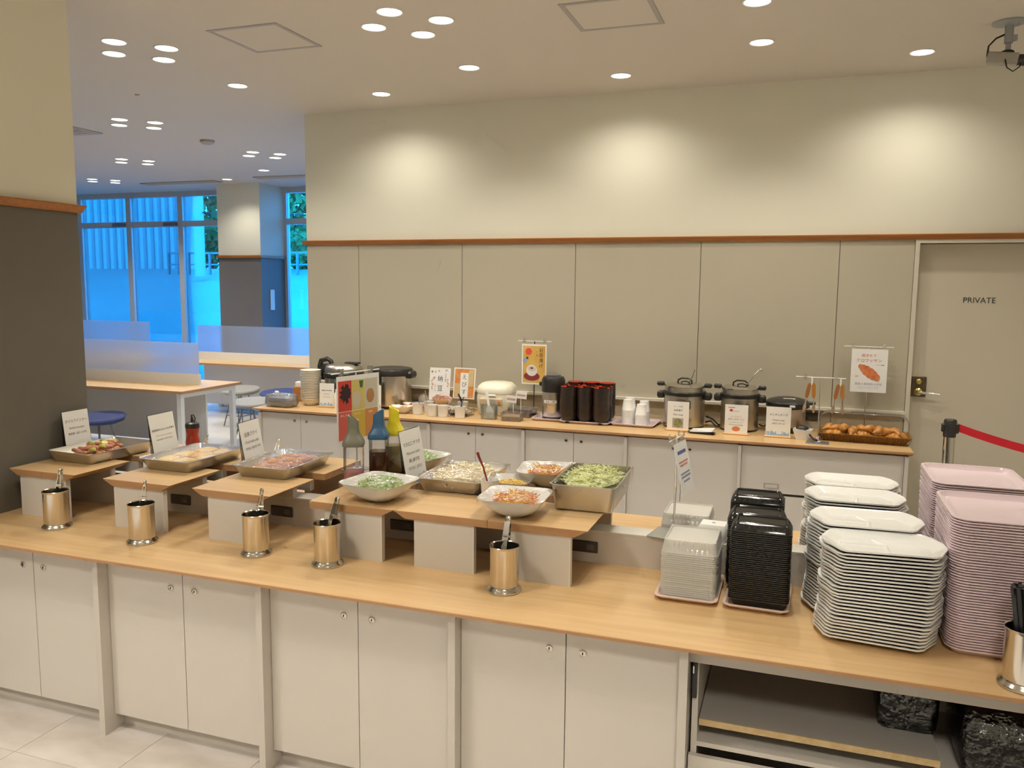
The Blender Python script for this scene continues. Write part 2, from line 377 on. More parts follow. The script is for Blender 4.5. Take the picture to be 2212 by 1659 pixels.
# ------------------------------------------------------------------ ceiling fittings
dl = thing('downlight', 'x', 'light', (0, 0, 0))
part('trim_ring', B().loft([[(x, y, z) for x, y in circ(r, 24)] for r, z in ((.074, 0), (.074, -.004), (.068, -.006), (.064, -.003), (.064, 0))], False, False), M_TRIM, dl, 40)
part('lens', B().lathe([(.064, -.0035), (.050, -.0022), (.001, -.0018)], 24, cap0=False), M_LAMP, dl, 60)
def spot(parent, watts, size=128, blend=.75):
    L = bpy.data.lights.new('lamp', 'SPOT'); L.energy = watts; L.color = LAMP_COL; L.spot_size = R(size); L.spot_blend = blend; L.shadow_soft_size = .05
    o = bpy.data.objects.new('lamp', L); COL.objects.link(o); o.parent = parent; o.location = (0, 0, -.012)
singles = [(-3.06, 5.71, 'on the ceiling nearest the left end of the back wall'), (-1.23, 5.71, 'on the ceiling above the stacked black bowls'), (.62, 5.70, 'on the ceiling left of the security camera'),
           (-2.14, 5.21, 'on the ceiling right of the four-lamp cluster'), (-.29, 5.20, 'on the ceiling between the hatch and the security camera'), (-3.94, 5.17, 'alone on the ceiling below the left hatch'), (-.28, 4.48, 'cut by the top edge of the photo'), (-7.55, 9.62, 'right in front of the far column'), (-6.5, 9.0, 'added above the far table to brighten the far area')]  # last single is an added lamp that brightens the far seating area
first = True
def put_light(x, y, label, watts, group):
    global first
    if first: o = dl; first = False; o.location = (x, y, ZCEIL); o['label'] = label; o['group'] = group
    else: o = inst(dl0, (x, y, ZCEIL), 0, label, group)
    LIGHTS.append((o, watts))
LIGHTS = []; dl0 = dl
for k, (x, y, s_) in enumerate(singles):
    put_light(x, y, 'round white recessed downlight ' + s_, LAMP_W * (.32 if y > 5.6 else .50), 'single downlights')
quads = [(-2.12, 4.26, 'in the cluster of four at the top centre of the ceiling', .75), (-3.95, 4.24, 'in the cluster of four at the upper left of the ceiling', .75), (-5.75, 6.10, 'in the cluster of four beyond the left pillar', 1.1),
         (-7.55, 7.95, 'in the small far cluster of four at the left', 1.3), (-5.73, 7.95, 'in the small far cluster of four beside the back wall edge', 1.3), (-9.4, 9.3, 'in the faint cluster of four nearest the windows', 1.2),
         (-2.12, 1.2, 'in the added unseen cluster of four above the viewer', 1.0), (-.29, 2.6, 'in the cluster of four over the island right of the viewer', .55), (-3.95, -.6, 'in the added unseen fill cluster of four behind the viewer, left', 3.2), (.4, -.6, 'in the added unseen fill cluster of four behind the viewer, right', 3.2), (1.6, 4.3, 'in the cluster of four near the private door', .6)]  # unseen clusters above and behind the viewer added as frontal fill light
for x, y, s_, wk in quads:
    for dx, dy in ((0, -.205), (-.205, 0), (.205, 0), (0, .205)):
        put_light(x + dx, y + dy, 'round white recessed downlight ' + s_, LAMP_W * .33 * wk, 'downlights ' + s_)
for o, w in LIGHTS: spot(o, w, *((150, .95) if o.location.y > 5.6 and o.location.y < 5.8 else (128, .75)))
def hatch(x, y, s_, label):
    t = thing('ceiling_hatch', label, 'hatch', (x, y, ZCEIL), group='ceiling hatches')
    h = .235; w = .026; b = B()
    b.box(-h, -h, -.004, h, -h + w, 0).box(-h, h - w, -.004, h, h, 0).box(-h, -h + w, -.004, -h + w, h - w, 0).box(h - w, -h + w, -.004, h, h - w, 0)
    part('frame', b, M_HATCH, t); part('lid', B().box(-h + w, -h + w, -.002, h - w, h - w, 0), M_CEIL, t)
hatch(-3.04, 4.26, 1, 'square access hatch with grey frame on the left of the ceiling'); hatch(-1.01, 4.45, 1, 'square access hatch with grey frame at the top of the photo')
for x, y, r, n, l in ((-5.72, 7.0, .07, 'smoke_detector', 'small round smoke detector beyond the single downlight'), (-4.87, 5.18, .018, 'sprinkler_head', 'tiny dark sprinkler head on the left of the ceiling')):
    solo(n, B().lathe([(r, 0), (r, -r * .3), (r * .7, -r * .55), (.002, -r * .6)], 16), M_HATCH, l, n.replace('_', ' '), (x, y, ZCEIL), smooth=40)
for x, y, w_, d_, l in ((-8.45, 9.75, 1.3, .2, 'long grey ceiling vent near the far windows'), (-6.6, 9.6, .9, .2, 'short grey ceiling vent near the far column'), (-6.6, 6.2, .35, .35, 'square grey ceiling vent beside the left pillar')):
    t = thing('ceiling_vent', l, 'vent', (x, y, ZCEIL))
    part('plate', rbox(-w_ / 2, -d_ / 2, -.012, w_ / 2, d_ / 2, 0, .004), M_HATCH, t)
    for k in range(4): part('slat', B().box(-w_ / 2 + .02, -d_ / 2 + d_ * (k + .6) / 5, -.018, w_ / 2 - .02, -d_ / 2 + d_ * (k + .8) / 5, -.012), M_CEIL, t)
# security camera hanging at the right
t = thing('security_camera', 'ceiling mounted security camera at the top right corner', 'camera', (.985, 5.22, ZCEIL), 0)
M_CAMG = mat('beige_camera_body', (.36, .34, .29, 1), .45); M_CAMM = mat('grey_camera_mount', (.34, .35, .35, 1), .4)
part('ceiling_plate', B().lathe([(.085, 0), (.085, -.008), (.05, -.018), (.02, -.02)], 24), M_CAMM, t, 40)
part('stem', B().lathe([(.022, -.015), (.022, -.11), (.014, -.115), (.014, -.16)], 14).box(.018, -.012, -.10, .04, .012, -.07), M_CAMM, t, 40)
b = rbox(-.075, -.032, -.030, .075, .032, .030, .006); part('body', b, M_CAMG, t, None, (-.025, -.02, -.195), (0, R(10), R(-12)))
b = B().lathe([(.028, 0), (.030, .03), (.026, .055), (.018, .056), (.015, .04)], 16); part('lens', b, M_BLACKPL, t, 40, (.045, -.036, -.208), (0, R(100), R(-12)))
part('top_joint', B().ball((0, 0, 0), (.035, .025, .014), 10, 6), M_BLACKPL, t, 50, (-.005, -.02, -.162))
part('cable', B().tube([(-.01, 0, -.06), (-.06, 0, -.08), (-.095, -.01, -.12), (-.10, -.02, -.17), (-.095, -.02, -.20)], .005, 6), M_BLACKPL, t, 60)
part('loop_wire', B().tube([(-.02, -.055, -.205), (-.01, -.06, -.25), (.02, -.06, -.272), (.05, -.06, -.25), (.055, -.055, -.22)], .0035, 6), M_BLACKPL, t, 60)

# ================================================================== THE ISLAND
XIR = 1.235
def worktop(name, x0, x1, y0, y1, z, label, front=-1, t=.030, lip=.010, back=None):
    """top board with thin edge whose underside tapers back; front=-1 taper at y0, +1 at y1"""
    e = thing(name, label, 'worktop', (0, 0, 0))
    part('board', B().box(x0, y0 + (.004 if front < 0 else 0), z - lip, x1, y1 - (.004 if front > 0 else 0), z), M_WOOD, e)
    ya, yb = (y0, y0 + .004) if front < 0 else (y1 - .004, y1)
    part('edge_band', B().box(x0, ya, z - lip, x1, yb, z - .0006), M_WOODEDGE, e)
    pr = [(y0 + .05, z - t), (y0 + .004, z - lip), (y1 - .004, z - lip), (y1 - .004, z - t)] if front < 0 else [(y1 - .05, z - t), (y1 - .004, z - lip), (y0 + .004, z - lip), (y0 + .004, z - t)]
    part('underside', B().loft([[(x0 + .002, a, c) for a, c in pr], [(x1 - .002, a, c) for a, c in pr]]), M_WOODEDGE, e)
    return e
worktop('island_worktop', XP + .002, XIR, YI, YUP, ZC, 'long oak worktop of the front island counter')
worktop('rear_island_worktop', XP + .002, XIR, YUP2, YREAR, ZC, 'oak worktop on the far side of the island upstand', 1)
us = thing('island_upstand', 'low greige upstand dividing the island lengthwise', 'upstand', (0, 0, 0))
part('panel', B().box(XP + .002, YUP, ZC - .2, XIR, YUP2, ZUP - .006), M_CAB, us)
part('cap', B().box(XP + .002, YUP - .001, ZUP - .006, XIR, YUP2 + .001, ZUP), mat('pale_cap', (.70, .66, .58, 1), .45), us)
for x in (-2.62, -2.08, -1.50, -.735):
    s_ = part('socket_plate', rbox(x - .055, YUP - .006, .782, x + .055, YUP, .826, .003), M_SOCKET, us)
    part('outlet', rbox(x + .012, YUP - .009, .792, x + .042, YUP - .006, .816, .003), mat('socket_face', (.13, .12, .11, 1), .4), s_)

YPOST, YDOOR = 2.362, 2.412
posts = [-3.291 + .75 * i for i in range(5)]      # left faces of the divider fins
NAMES = ['beneath the leftmost utensil cup', 'beneath the second and third utensil cups', 'beneath the fourth utensil cup', 'beneath the fifth utensil cup']
fin = B().box(0, 0, 0, .026, .5, ZC - .030).mesh('divider_panel', M_CABE)
for i, x in enumerate(posts[1:]):
    o = solo('divider_panel', fin, None, ['thin greige fin panel left of the widest left double doors', 'thin greige fin panel below the third utensil cup', 'thin greige fin panel between the fourth and fifth utensil cups', 'thin greige fin panel beside the open shelf bay'][i], 'panel', (x, YPOST, 0))
solo('divider_panel', fin, None, 'thin greige fin panel against the left pillar', 'panel', (posts[0] - .005, YPOST, 0))
solo('divider_panel', fin, None, 'thin greige fin panel at the right end of the island', 'panel', (XIR - .03, YPOST, 0))
def lock(parent, x, y, z, s=1.0):
    b = B().lathe([(.0115 * s, 0), (.0115 * s, .004), (.009 * s, .005), (.0085 * s, .0035), (.001, .0035)], 18); b.xf(Matrix.Translation((x, y, z)) @ Matrix.Rotation(R(90), 4, 'X'))
    l = part('lock', b, M_STEEL, parent, 40)
    part('keyhole', B().box(x - .0018 * s, y - .0045, z - .0045 * s, x + .0018 * s, y - .0034, z + .0045 * s), M_BLACKPL, l)
def cabinet(name, x0, x1, yf, depth, z0, z1, label, group, lockz, plinth_in=.05):
    c = thing(name, label, 'cabinet', (0, 0, 0), group=group)
    part('body', B().box(x0 + .001, yf + .018, z0, x1 - .001, yf + depth, z1), M_GAP, c)
    part('plinth', B().box(x0 + .001, yf + plinth_in, 0, x1 - .001, yf + depth - .02, z0), M_CABE, c)
    xm = (x0 + x1) / 2
    for a, e, lx in ((x0 + .002, xm - .0016, xm - .055), (xm + .0016, x1 - .002, xm + .055)):
        d = part('door', B().box(a, yf, z0, e, yf + .018, z1), M_CAB, c)
        lock(d, lx, yf, lockz)
    return c
for i in range(4):
    cabinet('base_cabinet', posts[i] + .026, posts[i + 1], YDOOR, .50, .070, ZC - .030, 'greige double-door cabinet ' + NAMES[i], 'island cabinets', .632)
# open shelf bay at the right end
X0, X1 = posts[4] + .026, XIR - .03
t = thing('open_shelf_bay', 'open greige storage bay under the plate stacks', 'cabinet', (0, 0, 0))
part('top_rail', B().box(X0, YDOOR, .660, X1, YDOOR + .02, ZC - .030), M_CABE, t)
part('side_panel', B().box(X0 + .008, YDOOR + .02, .06, X0 + .026, YDOOR + .50, .70), M_CABE, t)
part('side_panel', B().box(X1 - .02, YDOOR + .02, .06, X1, YDOOR + .50, .70), M_CABE, t)
part('back_panel', B().box(X0, YDOOR + .48, .06, X1, YDOOR + .50, .70), M_CABE, t)
part('floor_board', B().box(X0 + .026, YDOOR + .02, .385, X1 - .02, YDOOR + .48, .400), M_CABE, t)
sh = part('shelf', B().box(X0 + .03, YDOOR + .035, .448, .43, YDOOR + .48, .468), mat('grey_shelf_board', (.40, .38, .35, 1), .5), t)
part('shelf_edge', B().box(X0 + .03, YDOOR + .030, .448, .43, YDOOR + .035, .468), mat('bare_particle_board', (.62, .46, .25, 1), .8, noise=((60, 60, 60), (.5, .35, .17, 1), .8, 4)), sh)
dd = part('drop_door', B().box(X0 + .004, YDOOR, .07, X1 - .004, YDOOR + .018, .362), M_CAB, t)
part('plinth', B().box(X0, YDOOR + .05, 0, X1, YDOOR + .48, .07), M_CABE, t)
part('catch_plate', B().box(X0 + .008, YDOOR + .004, .545, X0 + .022, YDOOR + .02, .655), M_BLACKPL, t)
part('latch', rbox(X0 + .009, YDOOR - .004, .625, X0 + .015, YDOOR + .004, .650, .002), M_CHROME, t)
# plastic bags with black food containers on the bay floor
M_BAG = film('bag_film', (.78, .78, .78, 1), .10, .12, bump=(30, 1.0, .02))
def bag(x, y, z, w, d, h, label):
    t = thing('container_bag', label, 'bag', (x, y, z), group='bags in the open bay')
    b = B()
    for k in range(9): b.loft([[(a, c, zz) for a, c in rr(w * s_, d * s_, .02, 3)] for s_, zz in ((.86, k * h / 10), (.93, k * h / 10 + .012), (.90, k * h / 10 + .012))])
    part('containers', b, M_BLACKGL, t); rnd = random.Random(int(x * 100)); b = B()
    rings = []
    for zz, s_ in ((0, .94), (h * .3, 1.0), (h * .65, 1.0), (h * .95, .95), (h * 1.05, .7)):
        rings.append([(a * (1 + rnd.uniform(-.03, .02)), c * (1 + rnd.uniform(-.03, .02)), zz + rnd.uniform(0, .01)) for a, c in rr(w * s_, d * s_, .03, 4)])
    b.loft(rings); part('bag', b, M_BAG, t, 60)
bag(.36, 2.70, .468, .17, .26, .15, 'crumpled clear bag of black containers, left of the two in the bay')
bag(.62, 2.64, .400, .26, .30, .20, 'large crumpled clear bag of black containers, right of the two in the bay')

# riser shelves on pedestals, front and rear rows
def riser(name, x0, x1, y0, y1, left_taper, right_taper, px0, px1, label, group, rear=False):
    t = thing(name, label, 'riser shelf', (0, 0, 0), group=group)
    k = .048
    top = [(x0, y0), (x1, y0), (x1, y1), (x0, y1)]
    lo = [(x0 + k * left_taper, y0), (x1 - k * right_taper, y0), (x1 - k * right_taper, y1), (x0 + k * left_taper, y1)]
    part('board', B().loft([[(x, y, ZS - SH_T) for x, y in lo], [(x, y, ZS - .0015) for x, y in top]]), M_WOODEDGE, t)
    part('top_face', B().box(x0, y0, ZS - .0015, x1, y1, ZS), M_WOOD, t)
    yp0, yp1 = (y0 + .006, y0 + .030) if not rear else (y1 - .030, y1 - .006)
    part('pedestal', B().box(px0, yp0, ZC, px1 - .004, yp1, ZS - SH_T), M_CAB, t)
    part('pedestal_edge', B().box(px1 - .004, yp0, ZC, px1, yp1, ZS - SH_T), mat('white_edge', (.72, .69, .63, 1), .5), t)
    yb0, yb1 = (YUP + .005, YUP2 - .005)
    part('rear_bracket', B().box(px0 + .03, y1 - .03 if not rear else y0, ZUP if (y1 if not rear else y0 + .03) > YUP else ZC, px1 - .03, y1 if not rear else y0 + .03, ZS - SH_T), M_CABE, t)
FY0, FY1, RY0, RY1 = 2.660, 2.972, 3.075, 3.39
RG = 'riser shelves on the front of the island'
riser('riser_shelf', -3.310, -2.930, FY0, FY1, 1, 1, -3.255, -2.99, 'oak riser shelf on a greige pedestal carrying the sausage tray', RG)
riser('riser_shelf', -2.773, -2.419, FY0, FY1, 1, 1, -2.722, -2.463, 'oak riser shelf on a greige pedestal carrying the omelette tray', RG)
riser('riser_shelf', -2.308, -1.934, FY0, FY1, 1, 1, -2.236, -1.990, 'oak riser shelf on a greige pedestal carrying the fried fish tray', RG)
riser('riser_shelf', -1.752, -1.3935, FY0, FY1, 0, 1, -1.690, -1.444, 'oak riser shelf under the near bowl of shredded greens', RG)
riser('riser_shelf', -1.392, -1.0195, FY0, FY1, 1, 0, -1.310, -1.072, 'oak riser shelf under the macaroni tray', RG)
riser('riser_shelf', -1.018, -.651, FY0, FY1, 0, 1, -.950, -.712, 'oak riser shelf under the carrot bowl and cabbage tray', RG)
RG = 'riser shelves on the rear of the island'
riser('rear_riser_shelf', -3.310, -2.860, RY0, RY1, 0, 0, -3.20, -2.95, 'rear oak riser shelf behind the sausage tray', RG, True)
riser('rear_riser_shelf', -2.840, -2.400, RY0, RY1, 0, 0, -2.75, -2.46, 'rear oak riser shelf behind the omelette tray', RG, True)
riser('rear_riser_shelf', -2.380, -1.945, RY0, RY1, 0, 0, -2.24, -1.99, 'rear oak riser shelf behind the fried fish tray', RG, True)
riser('rear_riser_shelf', -1.800, -1.3935, RY0, RY1, 0, 0, -1.70, -1.45, 'rear oak riser shelf under the dressing bottles', RG, True)
riser('rear_riser_shelf', -1.392, -1.0195, RY0, RY1, 0, 0, -1.31, -1.08, 'rear oak riser shelf behind the macaroni tray', RG, True)
riser('rear_riser_shelf', -1.018, -.690, RY0, RY1, 0, 0, -.95, -.72, 'rear oak riser shelf behind the cabbage tray', RG, True)

# ------------------------------------------------------------------ stainless utensil cups with tongs
cup = thing('utensil_cup', 'x', 'utensil cup', (0, 0, 0))
part('cup_body', B().lathe([(.048, .018), (.0495, .02), (.0495, .150), (.0515, .156), (.0525, .159), (.051, .161), (.0485, .158), (.048, .150), (.0478, .024), (.001, .023)], 40, cap0=True, cap1=False), M_STEEL, cup, 35)
part('base_ring', B().lathe([(.058, 0), (.060, .004), (.0585, .010), (.052, .015), (.0497, .022)], 40, cap1=False), M_STEEL, cup, 50)
def make_tongs(label):
    t = thing('tongs', label, 'tongs', (0, 0, 0), group='steel tongs in the utensil cups')
    for s_ in (-1, 1):
        pts = [(s_ * .004, 0, 0), (s_ * .012, 0, .06), (s_ * .010, 0, .14), (s_ * .0035, 0, .205)]
        b = B(); rings = []
        for (x, y, z), w in zip(pts, (.008, .010, .011, .011)): rings.append([(x - .0012, y - w, z), (x + .0012, y - w, z), (x + .0012, y + w, z), (x - .0012, y + w, z)])
        part('arm', b.loft(rings), M_STEEL, t)
    part('hinge', rbox(-.0062, -.0112, .196, .0062, .0112, .224, .005), M_STEEL, t, 40)
    part('ring_clip', rbox(-.013, -.011, .150, .013, .011, .158, .002), M_CHROME, t)
    return t
cups = [(-2.945, 2.572, 'leftmost stainless utensil cup, in front of the sausage tray', 8, (.018, .008)), (-2.458, 2.540, 'stainless utensil cup in front of the omelette riser shelf', 10, (.016, -.004)), (-1.942, 2.580, 'stainless utensil cup in front of the fried fish riser shelf', 12, (.018, .010)),
        (-1.621, 2.572, 'stainless utensil cup in front of the near greens bowl riser', 24, (.020, .004)), (-.915, 2.556, 'stainless utensil cup in front of the carrot bowl riser', 24, (.020, .012))]
tg = None
for i, (x, y, l, tilt, (ox, oy)) in enumerate(cups):
    c = cup if i == 0 else copy_tree(cup)
    c.location = (x, y, ZC); c['label'] = l; c['group'] = 'stainless utensil cups'
    if tg is None: tg = make_tongs('x'); g = tg
    else: g = copy_tree(tg)
    g['label'] = 'steel serving tongs standing in the ' + l.replace('stainless ', '').split(',')[0].replace('leftmost', 'leftmost')
    g.location = (x - .012, y + oy, ZC + .026); g.rotation_euler = (R(-4), R(tilt * .75), R(20 + i * 15))
# sixth cup with black chopsticks at the right edge
c = copy_tree(cup); c.location = (.598, 2.392, ZC); c['label'] = 'stainless cup of black chopsticks at the right edge'; c['group'] = 'stainless utensil cups'
stick = B().loft([[(sx * w, sy * w, z) for sx, sy in ((-1, -1), (1, -1), (1, 1), (-1, 1))] for w, z in ((.0022, 0), (.0046, .235), (.0042, .246))]).mesh('chopstick', mat('black_lacquer', (.018, .018, .02, 1), .3))
rnd = random.Random(3)
for k in range(52):
    a = rnd.uniform(0, 6.28); q = .038 * math.sqrt(rnd.uniform(0, 1))
    solo('chopstick', stick, None, 'black chopstick in the stainless cup at the right edge', 'chopstick', (.598 + q * math.cos(a) * .6, 2.392 + q * math.sin(a) * .6, ZC + .026), (R(-10 * q / .038 * math.sin(a)), R(10 * q / .038 * math.cos(a)), a), 'black chopsticks')

# ------------------------------------------------------------------ trays and bowls
def vat(w, d, h, taper, r=.022, t=.0012, lip=.006):
    """open stainless pan, origin at centre of base"""
    b = B(); W, D = w - 2 * lip, d - 2 * lip
    seq = [(-taper - .006, 0, r * .7), (-taper, .006, r), (0, h - .004, r), (lip, h - .002, r + lip), (lip, h, r + lip), (-t, h, r), (-taper - t, .007, r - .002), (-taper - .007, t, r * .7)]
    return b.loft([[(x, y, z) for x, y in rr(W + 2 * o, D + 2 * o, q, 5)] for o, z, q in seq])
def square_bowl(w, h, d=None, t=.004):
    """soft square melamine bowl: small foot, flaring rounded sides"""
    d = d or w; b = B(); seq = []
    def ring(s_, z, rad): return [(x, y, z) for x, y in rr(w * s_, d * s_, rad * w, 6)]
    out = [(.40, 0, .19), (.44, .004, .20), (.62, h * .22, .24), (.80, h * .52, .24), (.93, h * .82, .22), (1.0, h, .20)]
    inn = [(.985, h - .001, .20), (.905, h * .80, .21), (.78, h * .54, .23), (.58, h * .26, .23), (.38, h * .12, .18)]
    return b.loft([ring(*q) for q in out] + [ring(*q) for q in inn])
def strips(n, spread, zf, ln, wd, th, seed, curl=.4, flat=.5):
    """heap of thin curved strips (shredded food)"""
    b = B(); rnd = random.Random(seed)
    for k in range(n):
        a = rnd.uniform(0, 6.28); q = math.sqrt(rnd.uniform(0, 1)); x, y = spread[0] * q * math.cos(a), spread[1] * q * math.sin(a)
        z = zf(x, y) * rnd.uniform(.80, 1.0) + rnd.uniform(-.002, .004)
        yaw = rnd.uniform(0, 6.28); pit = rnd.uniform(-flat, flat); L_ = ln * rnd.uniform(.6, 1.2); c = rnd.uniform(-curl, curl)
        Mx = Matrix.Translation((x, y, z)) @ Euler((rnd.uniform(-.5, .5), pit, yaw)).to_matrix().to_4x4()
        rings = []
        for i in range(4):
            u = i / 3 - .5; rings.append([Mx @ Vector((u * L_, c * L_ * (u * u) * 2 + s1 * wd / 2, s2 * th / 2)) for s1, s2 in ((-1, -1), (1, -1), (1, 1), (-1, 1))])
        b.loft(rings)
    return b
def wrap_sheet(w, d, over, top, sag, seed, bulge=None, n=22, r=.02):
    """cling film stretched over a rim of w x d with a crinkled skirt"""
    b = B(); rnd = random.Random(seed); ring0 = []
    def zz(x, y):
        e = max(abs(x) / (w / 2), abs(y) / (d / 2)); base = top - sag * (1 - min(e, 1) ** 2)
        if bulge: base = max(base, bulge(x, y))
        return base + rnd.uniform(-.0016, .0016)
    N = n; k = len(b.v)
    for i in range(N + 1):
        for j in range(N + 1):
            x = (i / N - .5) * w; y = (j / N - .5) * d
            cxx, cyy = max(abs(x) - (w / 2 - r), 0), max(abs(y) - (d / 2 - r), 0)
            m_ = math.hypot(cxx, cyy)
            if m_ > r: x = math.copysign(w / 2 - r + cxx * r / m_, x); y = math.copysign(d / 2 - r + cyy * r / m_, y)
            b.v.append((x, y, zz(x, y)))
    for i in range(N):
        for j in range(N):
            a = k + i * (N + 1) + j; b.f.append((a, a + N + 1, a + N + 2, a + 1))
    rim = rr(w + .003, d + .003, r, 6)
    dense = []
    for i in range(len(rim)):
        p, q = rim[i], rim[(i + 1) % len(rim)]; m = max(1, int(math.hypot(q[0] - p[0], q[1] - p[1]) / .012))
        for s_ in range(m): dense.append((p[0] + (q[0] - p[0]) * s_ / m, p[1] + (q[1] - p[1]) * s_ / m))
    hgt = [rnd.uniform(.5, 1.1) * over for _ in dense]
    rings = [[(x, y, top + .0005) for x, y in dense]]
    for f in (.5, 1): rings.append([(x * (1 + rnd.uniform(.0, .022) - .03 * f), y * (1 + rnd.uniform(0, .022) - .03 * f), top - h_ * f) for (x, y), h_ in zip(dense, hgt)])
    b.loft(rings, False, False)
    return b
def tray_thing(x, y, z, w, d, h, taper, label, rotz=0, name='serving_tray'):
    t = thing(name, label, 'tray', (x, y, z), rotz)
    part('pan', vat(w, d, h, taper), M_STEELB, t, 35)
    return t
TZ = ZS
ST = 'stainless serving trays'
tray_thing(-3.140, 3.020, TZ, .285, .40, .052, .018, 'uncovered stainless tray of sausages beside the left pillar', R(-2))['group'] = ST
tray_thing(-2.622, 3.045, TZ, .285, .40, .052, .018, 'film-covered stainless tray of yellow omelette, second tray from the left', R(0))['group'] = ST
tray_thing(-2.155, 3.080, TZ, .285, .39, .052, .018, 'film-covered stainless tray of browned fried fish, third tray from the left', R(2))['group'] = ST
tray_thing(-1.305, 3.140, TZ, .285, .385, .055, .016, 'stainless tray heaped with pale macaroni salad', R(1))['group'] = ST
tray_thing(-.735, 3.075, TZ, .255, .405, .100, .012, 'deep stainless pan of pale green shredded cabbage', R(2))['group'] = ST
# sausages
M_SAUS = mat('sausage_skin', (.52, .20, .11, 1), .3, noise=((30, 30, 30), (.66, .32, .18, 1), .8, 3)); M_ZUC = mat('pale_green_vegetable', (.66, .60, .16, 1), .5, noise=((40, 40, 40), (.25, .30, .05, 1), .6, 2))
sa = B().tube([(-.042, -.004, 0), (-.036, -.002, 0), (-.02, .001, 0), (0, .003, 0), (.02, .001, 0), (.036, -.002, 0), (.042, -.004, 0)], [.003, .0085, .0105, .011, .0105, .0085, .003], 9).mesh('sausage', M_SAUS, 60)
zu = B().loft([[(x * s_, y * s_, z) for x, y in circ(.016, 10)] for s_, z in ((.9, 0), (1, .004), (1, .012), (.9, .016))]).mesh('vegetable_piece', M_ZUC, 50)
rnd = random.Random(5); k = 0
for layer, nn in ((0, 26), (1, 20), (2, 9)):
    for i in range(nn):
        u = (i + .5) / nn; lx = rnd.uniform(-.085, .085) * (1 - .22 * layer); ly = (u - .5) * (.28 - .05 * layer) + rnd.uniform(-.01, .01)
        solo('sausage', sa, None, 'small reddish brown sausage in the uncovered tray', 'sausage', (-3.140 + lx, 3.015 + ly, TZ + .018 + layer * .017), (rnd.uniform(-.2, .2), rnd.uniform(-.2, .2), rnd.uniform(-.9, .9)), 'sausages in the tray')
for i in range(6):
    solo('vegetable_piece', zu, None, 'pale green vegetable slice among the sausages', 'vegetable', (-3.140 + rnd.uniform(-.06, .08), 2.91 + i * .038, TZ + .046 + rnd.uniform(0, .012)), (rnd.uniform(-.9, .9), rnd.uniform(-.9, .9), 0), 'vegetable slices among the sausages')
# omelettes
M_OMEL = mat('omelette_yellow', (.84, .52, .06, 1), .4, noise=((18, 18, 18), (.86, .64, .25, 1), .8, 4))
om = B(); om.loft([[(x, y, z) for x, y in rr(.075 * s_, .12 * s_, .03 * s_, 4)] for s_, z in ((.8, 0), (1, .008), (.95, .022), (.6, .030), (.2, .032))])
om = om.mesh('omelette', M_OMEL, 60)
for i, (a, c, rz) in enumerate(((-.06, -.10, .1), (.03, -.11, -.2), (-.07, .02, .05), (.02, .03, .2), (.085, -.02, 0), (-.04, .13, -.1), (.06, .12, .3))):
    solo('omelette', om, None, 'soft yellow omelette under the clear film', 'omelette', (-2.622 + a, 3.045 + c, TZ + .015), (0, 0, rz), 'omelettes in the second tray')
# fried fish
M_FRY = mat('fried_crumb', (.42, .17, .05, 1), .7, noise=((60, 60, 60), (.62, .30, .10, 1), .9, 4), bump=(160, .8, .004))
def fish(seed):
    b = B(); rnd = random.Random(seed); n = 16
    for z, s_ in ((0, .85), (.008, 1), (.018, .95), (.025, .7), (.027, .3)): pass
    prof = [(.046 + .010 * math.sin(2 * i * 2 * math.pi / n) + rnd.uniform(-.005, .005)) for i in range(n)]
    b.loft([[(1.25 * prof[i] * s_ * math.cos(2 * math.pi * i / n), .75 * prof[i] * s_ * math.sin(2 * math.pi * i / n), z + rnd.uniform(0, .002)) for i in range(n)] for z, s_ in ((0, .85), (.008, 1), (.020, .95), (.028, .7), (.030, .3))])
    return b.mesh('fried_fish', M_FRY, 60)
fm = [fish(1), fish(2), fish(3)]
rnd = random.Random(17)
for i in range(15):
    a, c = (i % 3 - 1) * .050 + rnd.uniform(-.008, .008), (i // 3 - 2) * .060 + rnd.uniform(-.01, .01)
    solo('fried_fish', fm[i % 3], None, 'browned breaded fish fillet under the clear film', 'fried fish', (-2.155 + a, 3.08 + c, TZ + .013 + (i % 2) * .006), (rnd.uniform(-.1, .1), rnd.uniform(-.1, .1), rnd.uniform(-.6, .6)), 'fried fish in the third tray')
# macaroni salad and cabbage
dome = lambda a, c, h, z0=.0: (lambda x, y: z0 + h * max(0, 1 - (x / a) ** 2 - (y / c) ** 2) ** .6)
M_MAC = mat('macaroni_cream', (.82, .70, .44, 1), .35, noise=((25, 25, 25), (.84, .76, .56, 1), .8, 3))
dm = dome(.13, .185, .052, .016)
def heap(fn, a, c, n=20, zb=.016):
    b = B(); rings = [[(a * s_ * math.cos(2 * math.pi * i / n), c * s_ * math.sin(2 * math.pi * i / n), max(.008, fn(a * s_ * math.cos(2 * math.pi * i / n) * .99, c * s_ * math.sin(2 * math.pi * i / n) * .99) - .004)) for i in range(n)] for s_ in (1, .85, .65, .4, .15)]
    return b.loft([[(p[0] * .55, p[1] * .55, zb) for p in rings[0]]] + rings)
o = solo('macaroni_salad', strips(620, (.118, .168), dm, .045, .0065, .0065, 11, .8, .5), M_MAC, 'heap of pale macaroni salad in a stainless tray', 'macaroni salad', (-1.305, 3.14, TZ), kind='stuff')
part('heap_core', heap(dm, .118, .168, 20, .004), M_MAC, o, 60)
dc = dome(.125, .2, .058, .066)
M_CABB = mat('cabbage_green', (.62, .66, .26, 1), .45, noise=((20, 20, 20), (.74, .76, .44, 1), .8, 3))
o = solo('shredded_cabbage', strips(700, (.108, .178), dc, .05, .004, .0012, 12, .7, .45), M_CABB, 'heap of pale green shredded cabbage in the deep pan', 'cabbage', (-.735, 3.075, TZ), kind='stuff')
part('heap_core', heap(dc, .108, .178, 20, .02), M_CABB, o, 60)
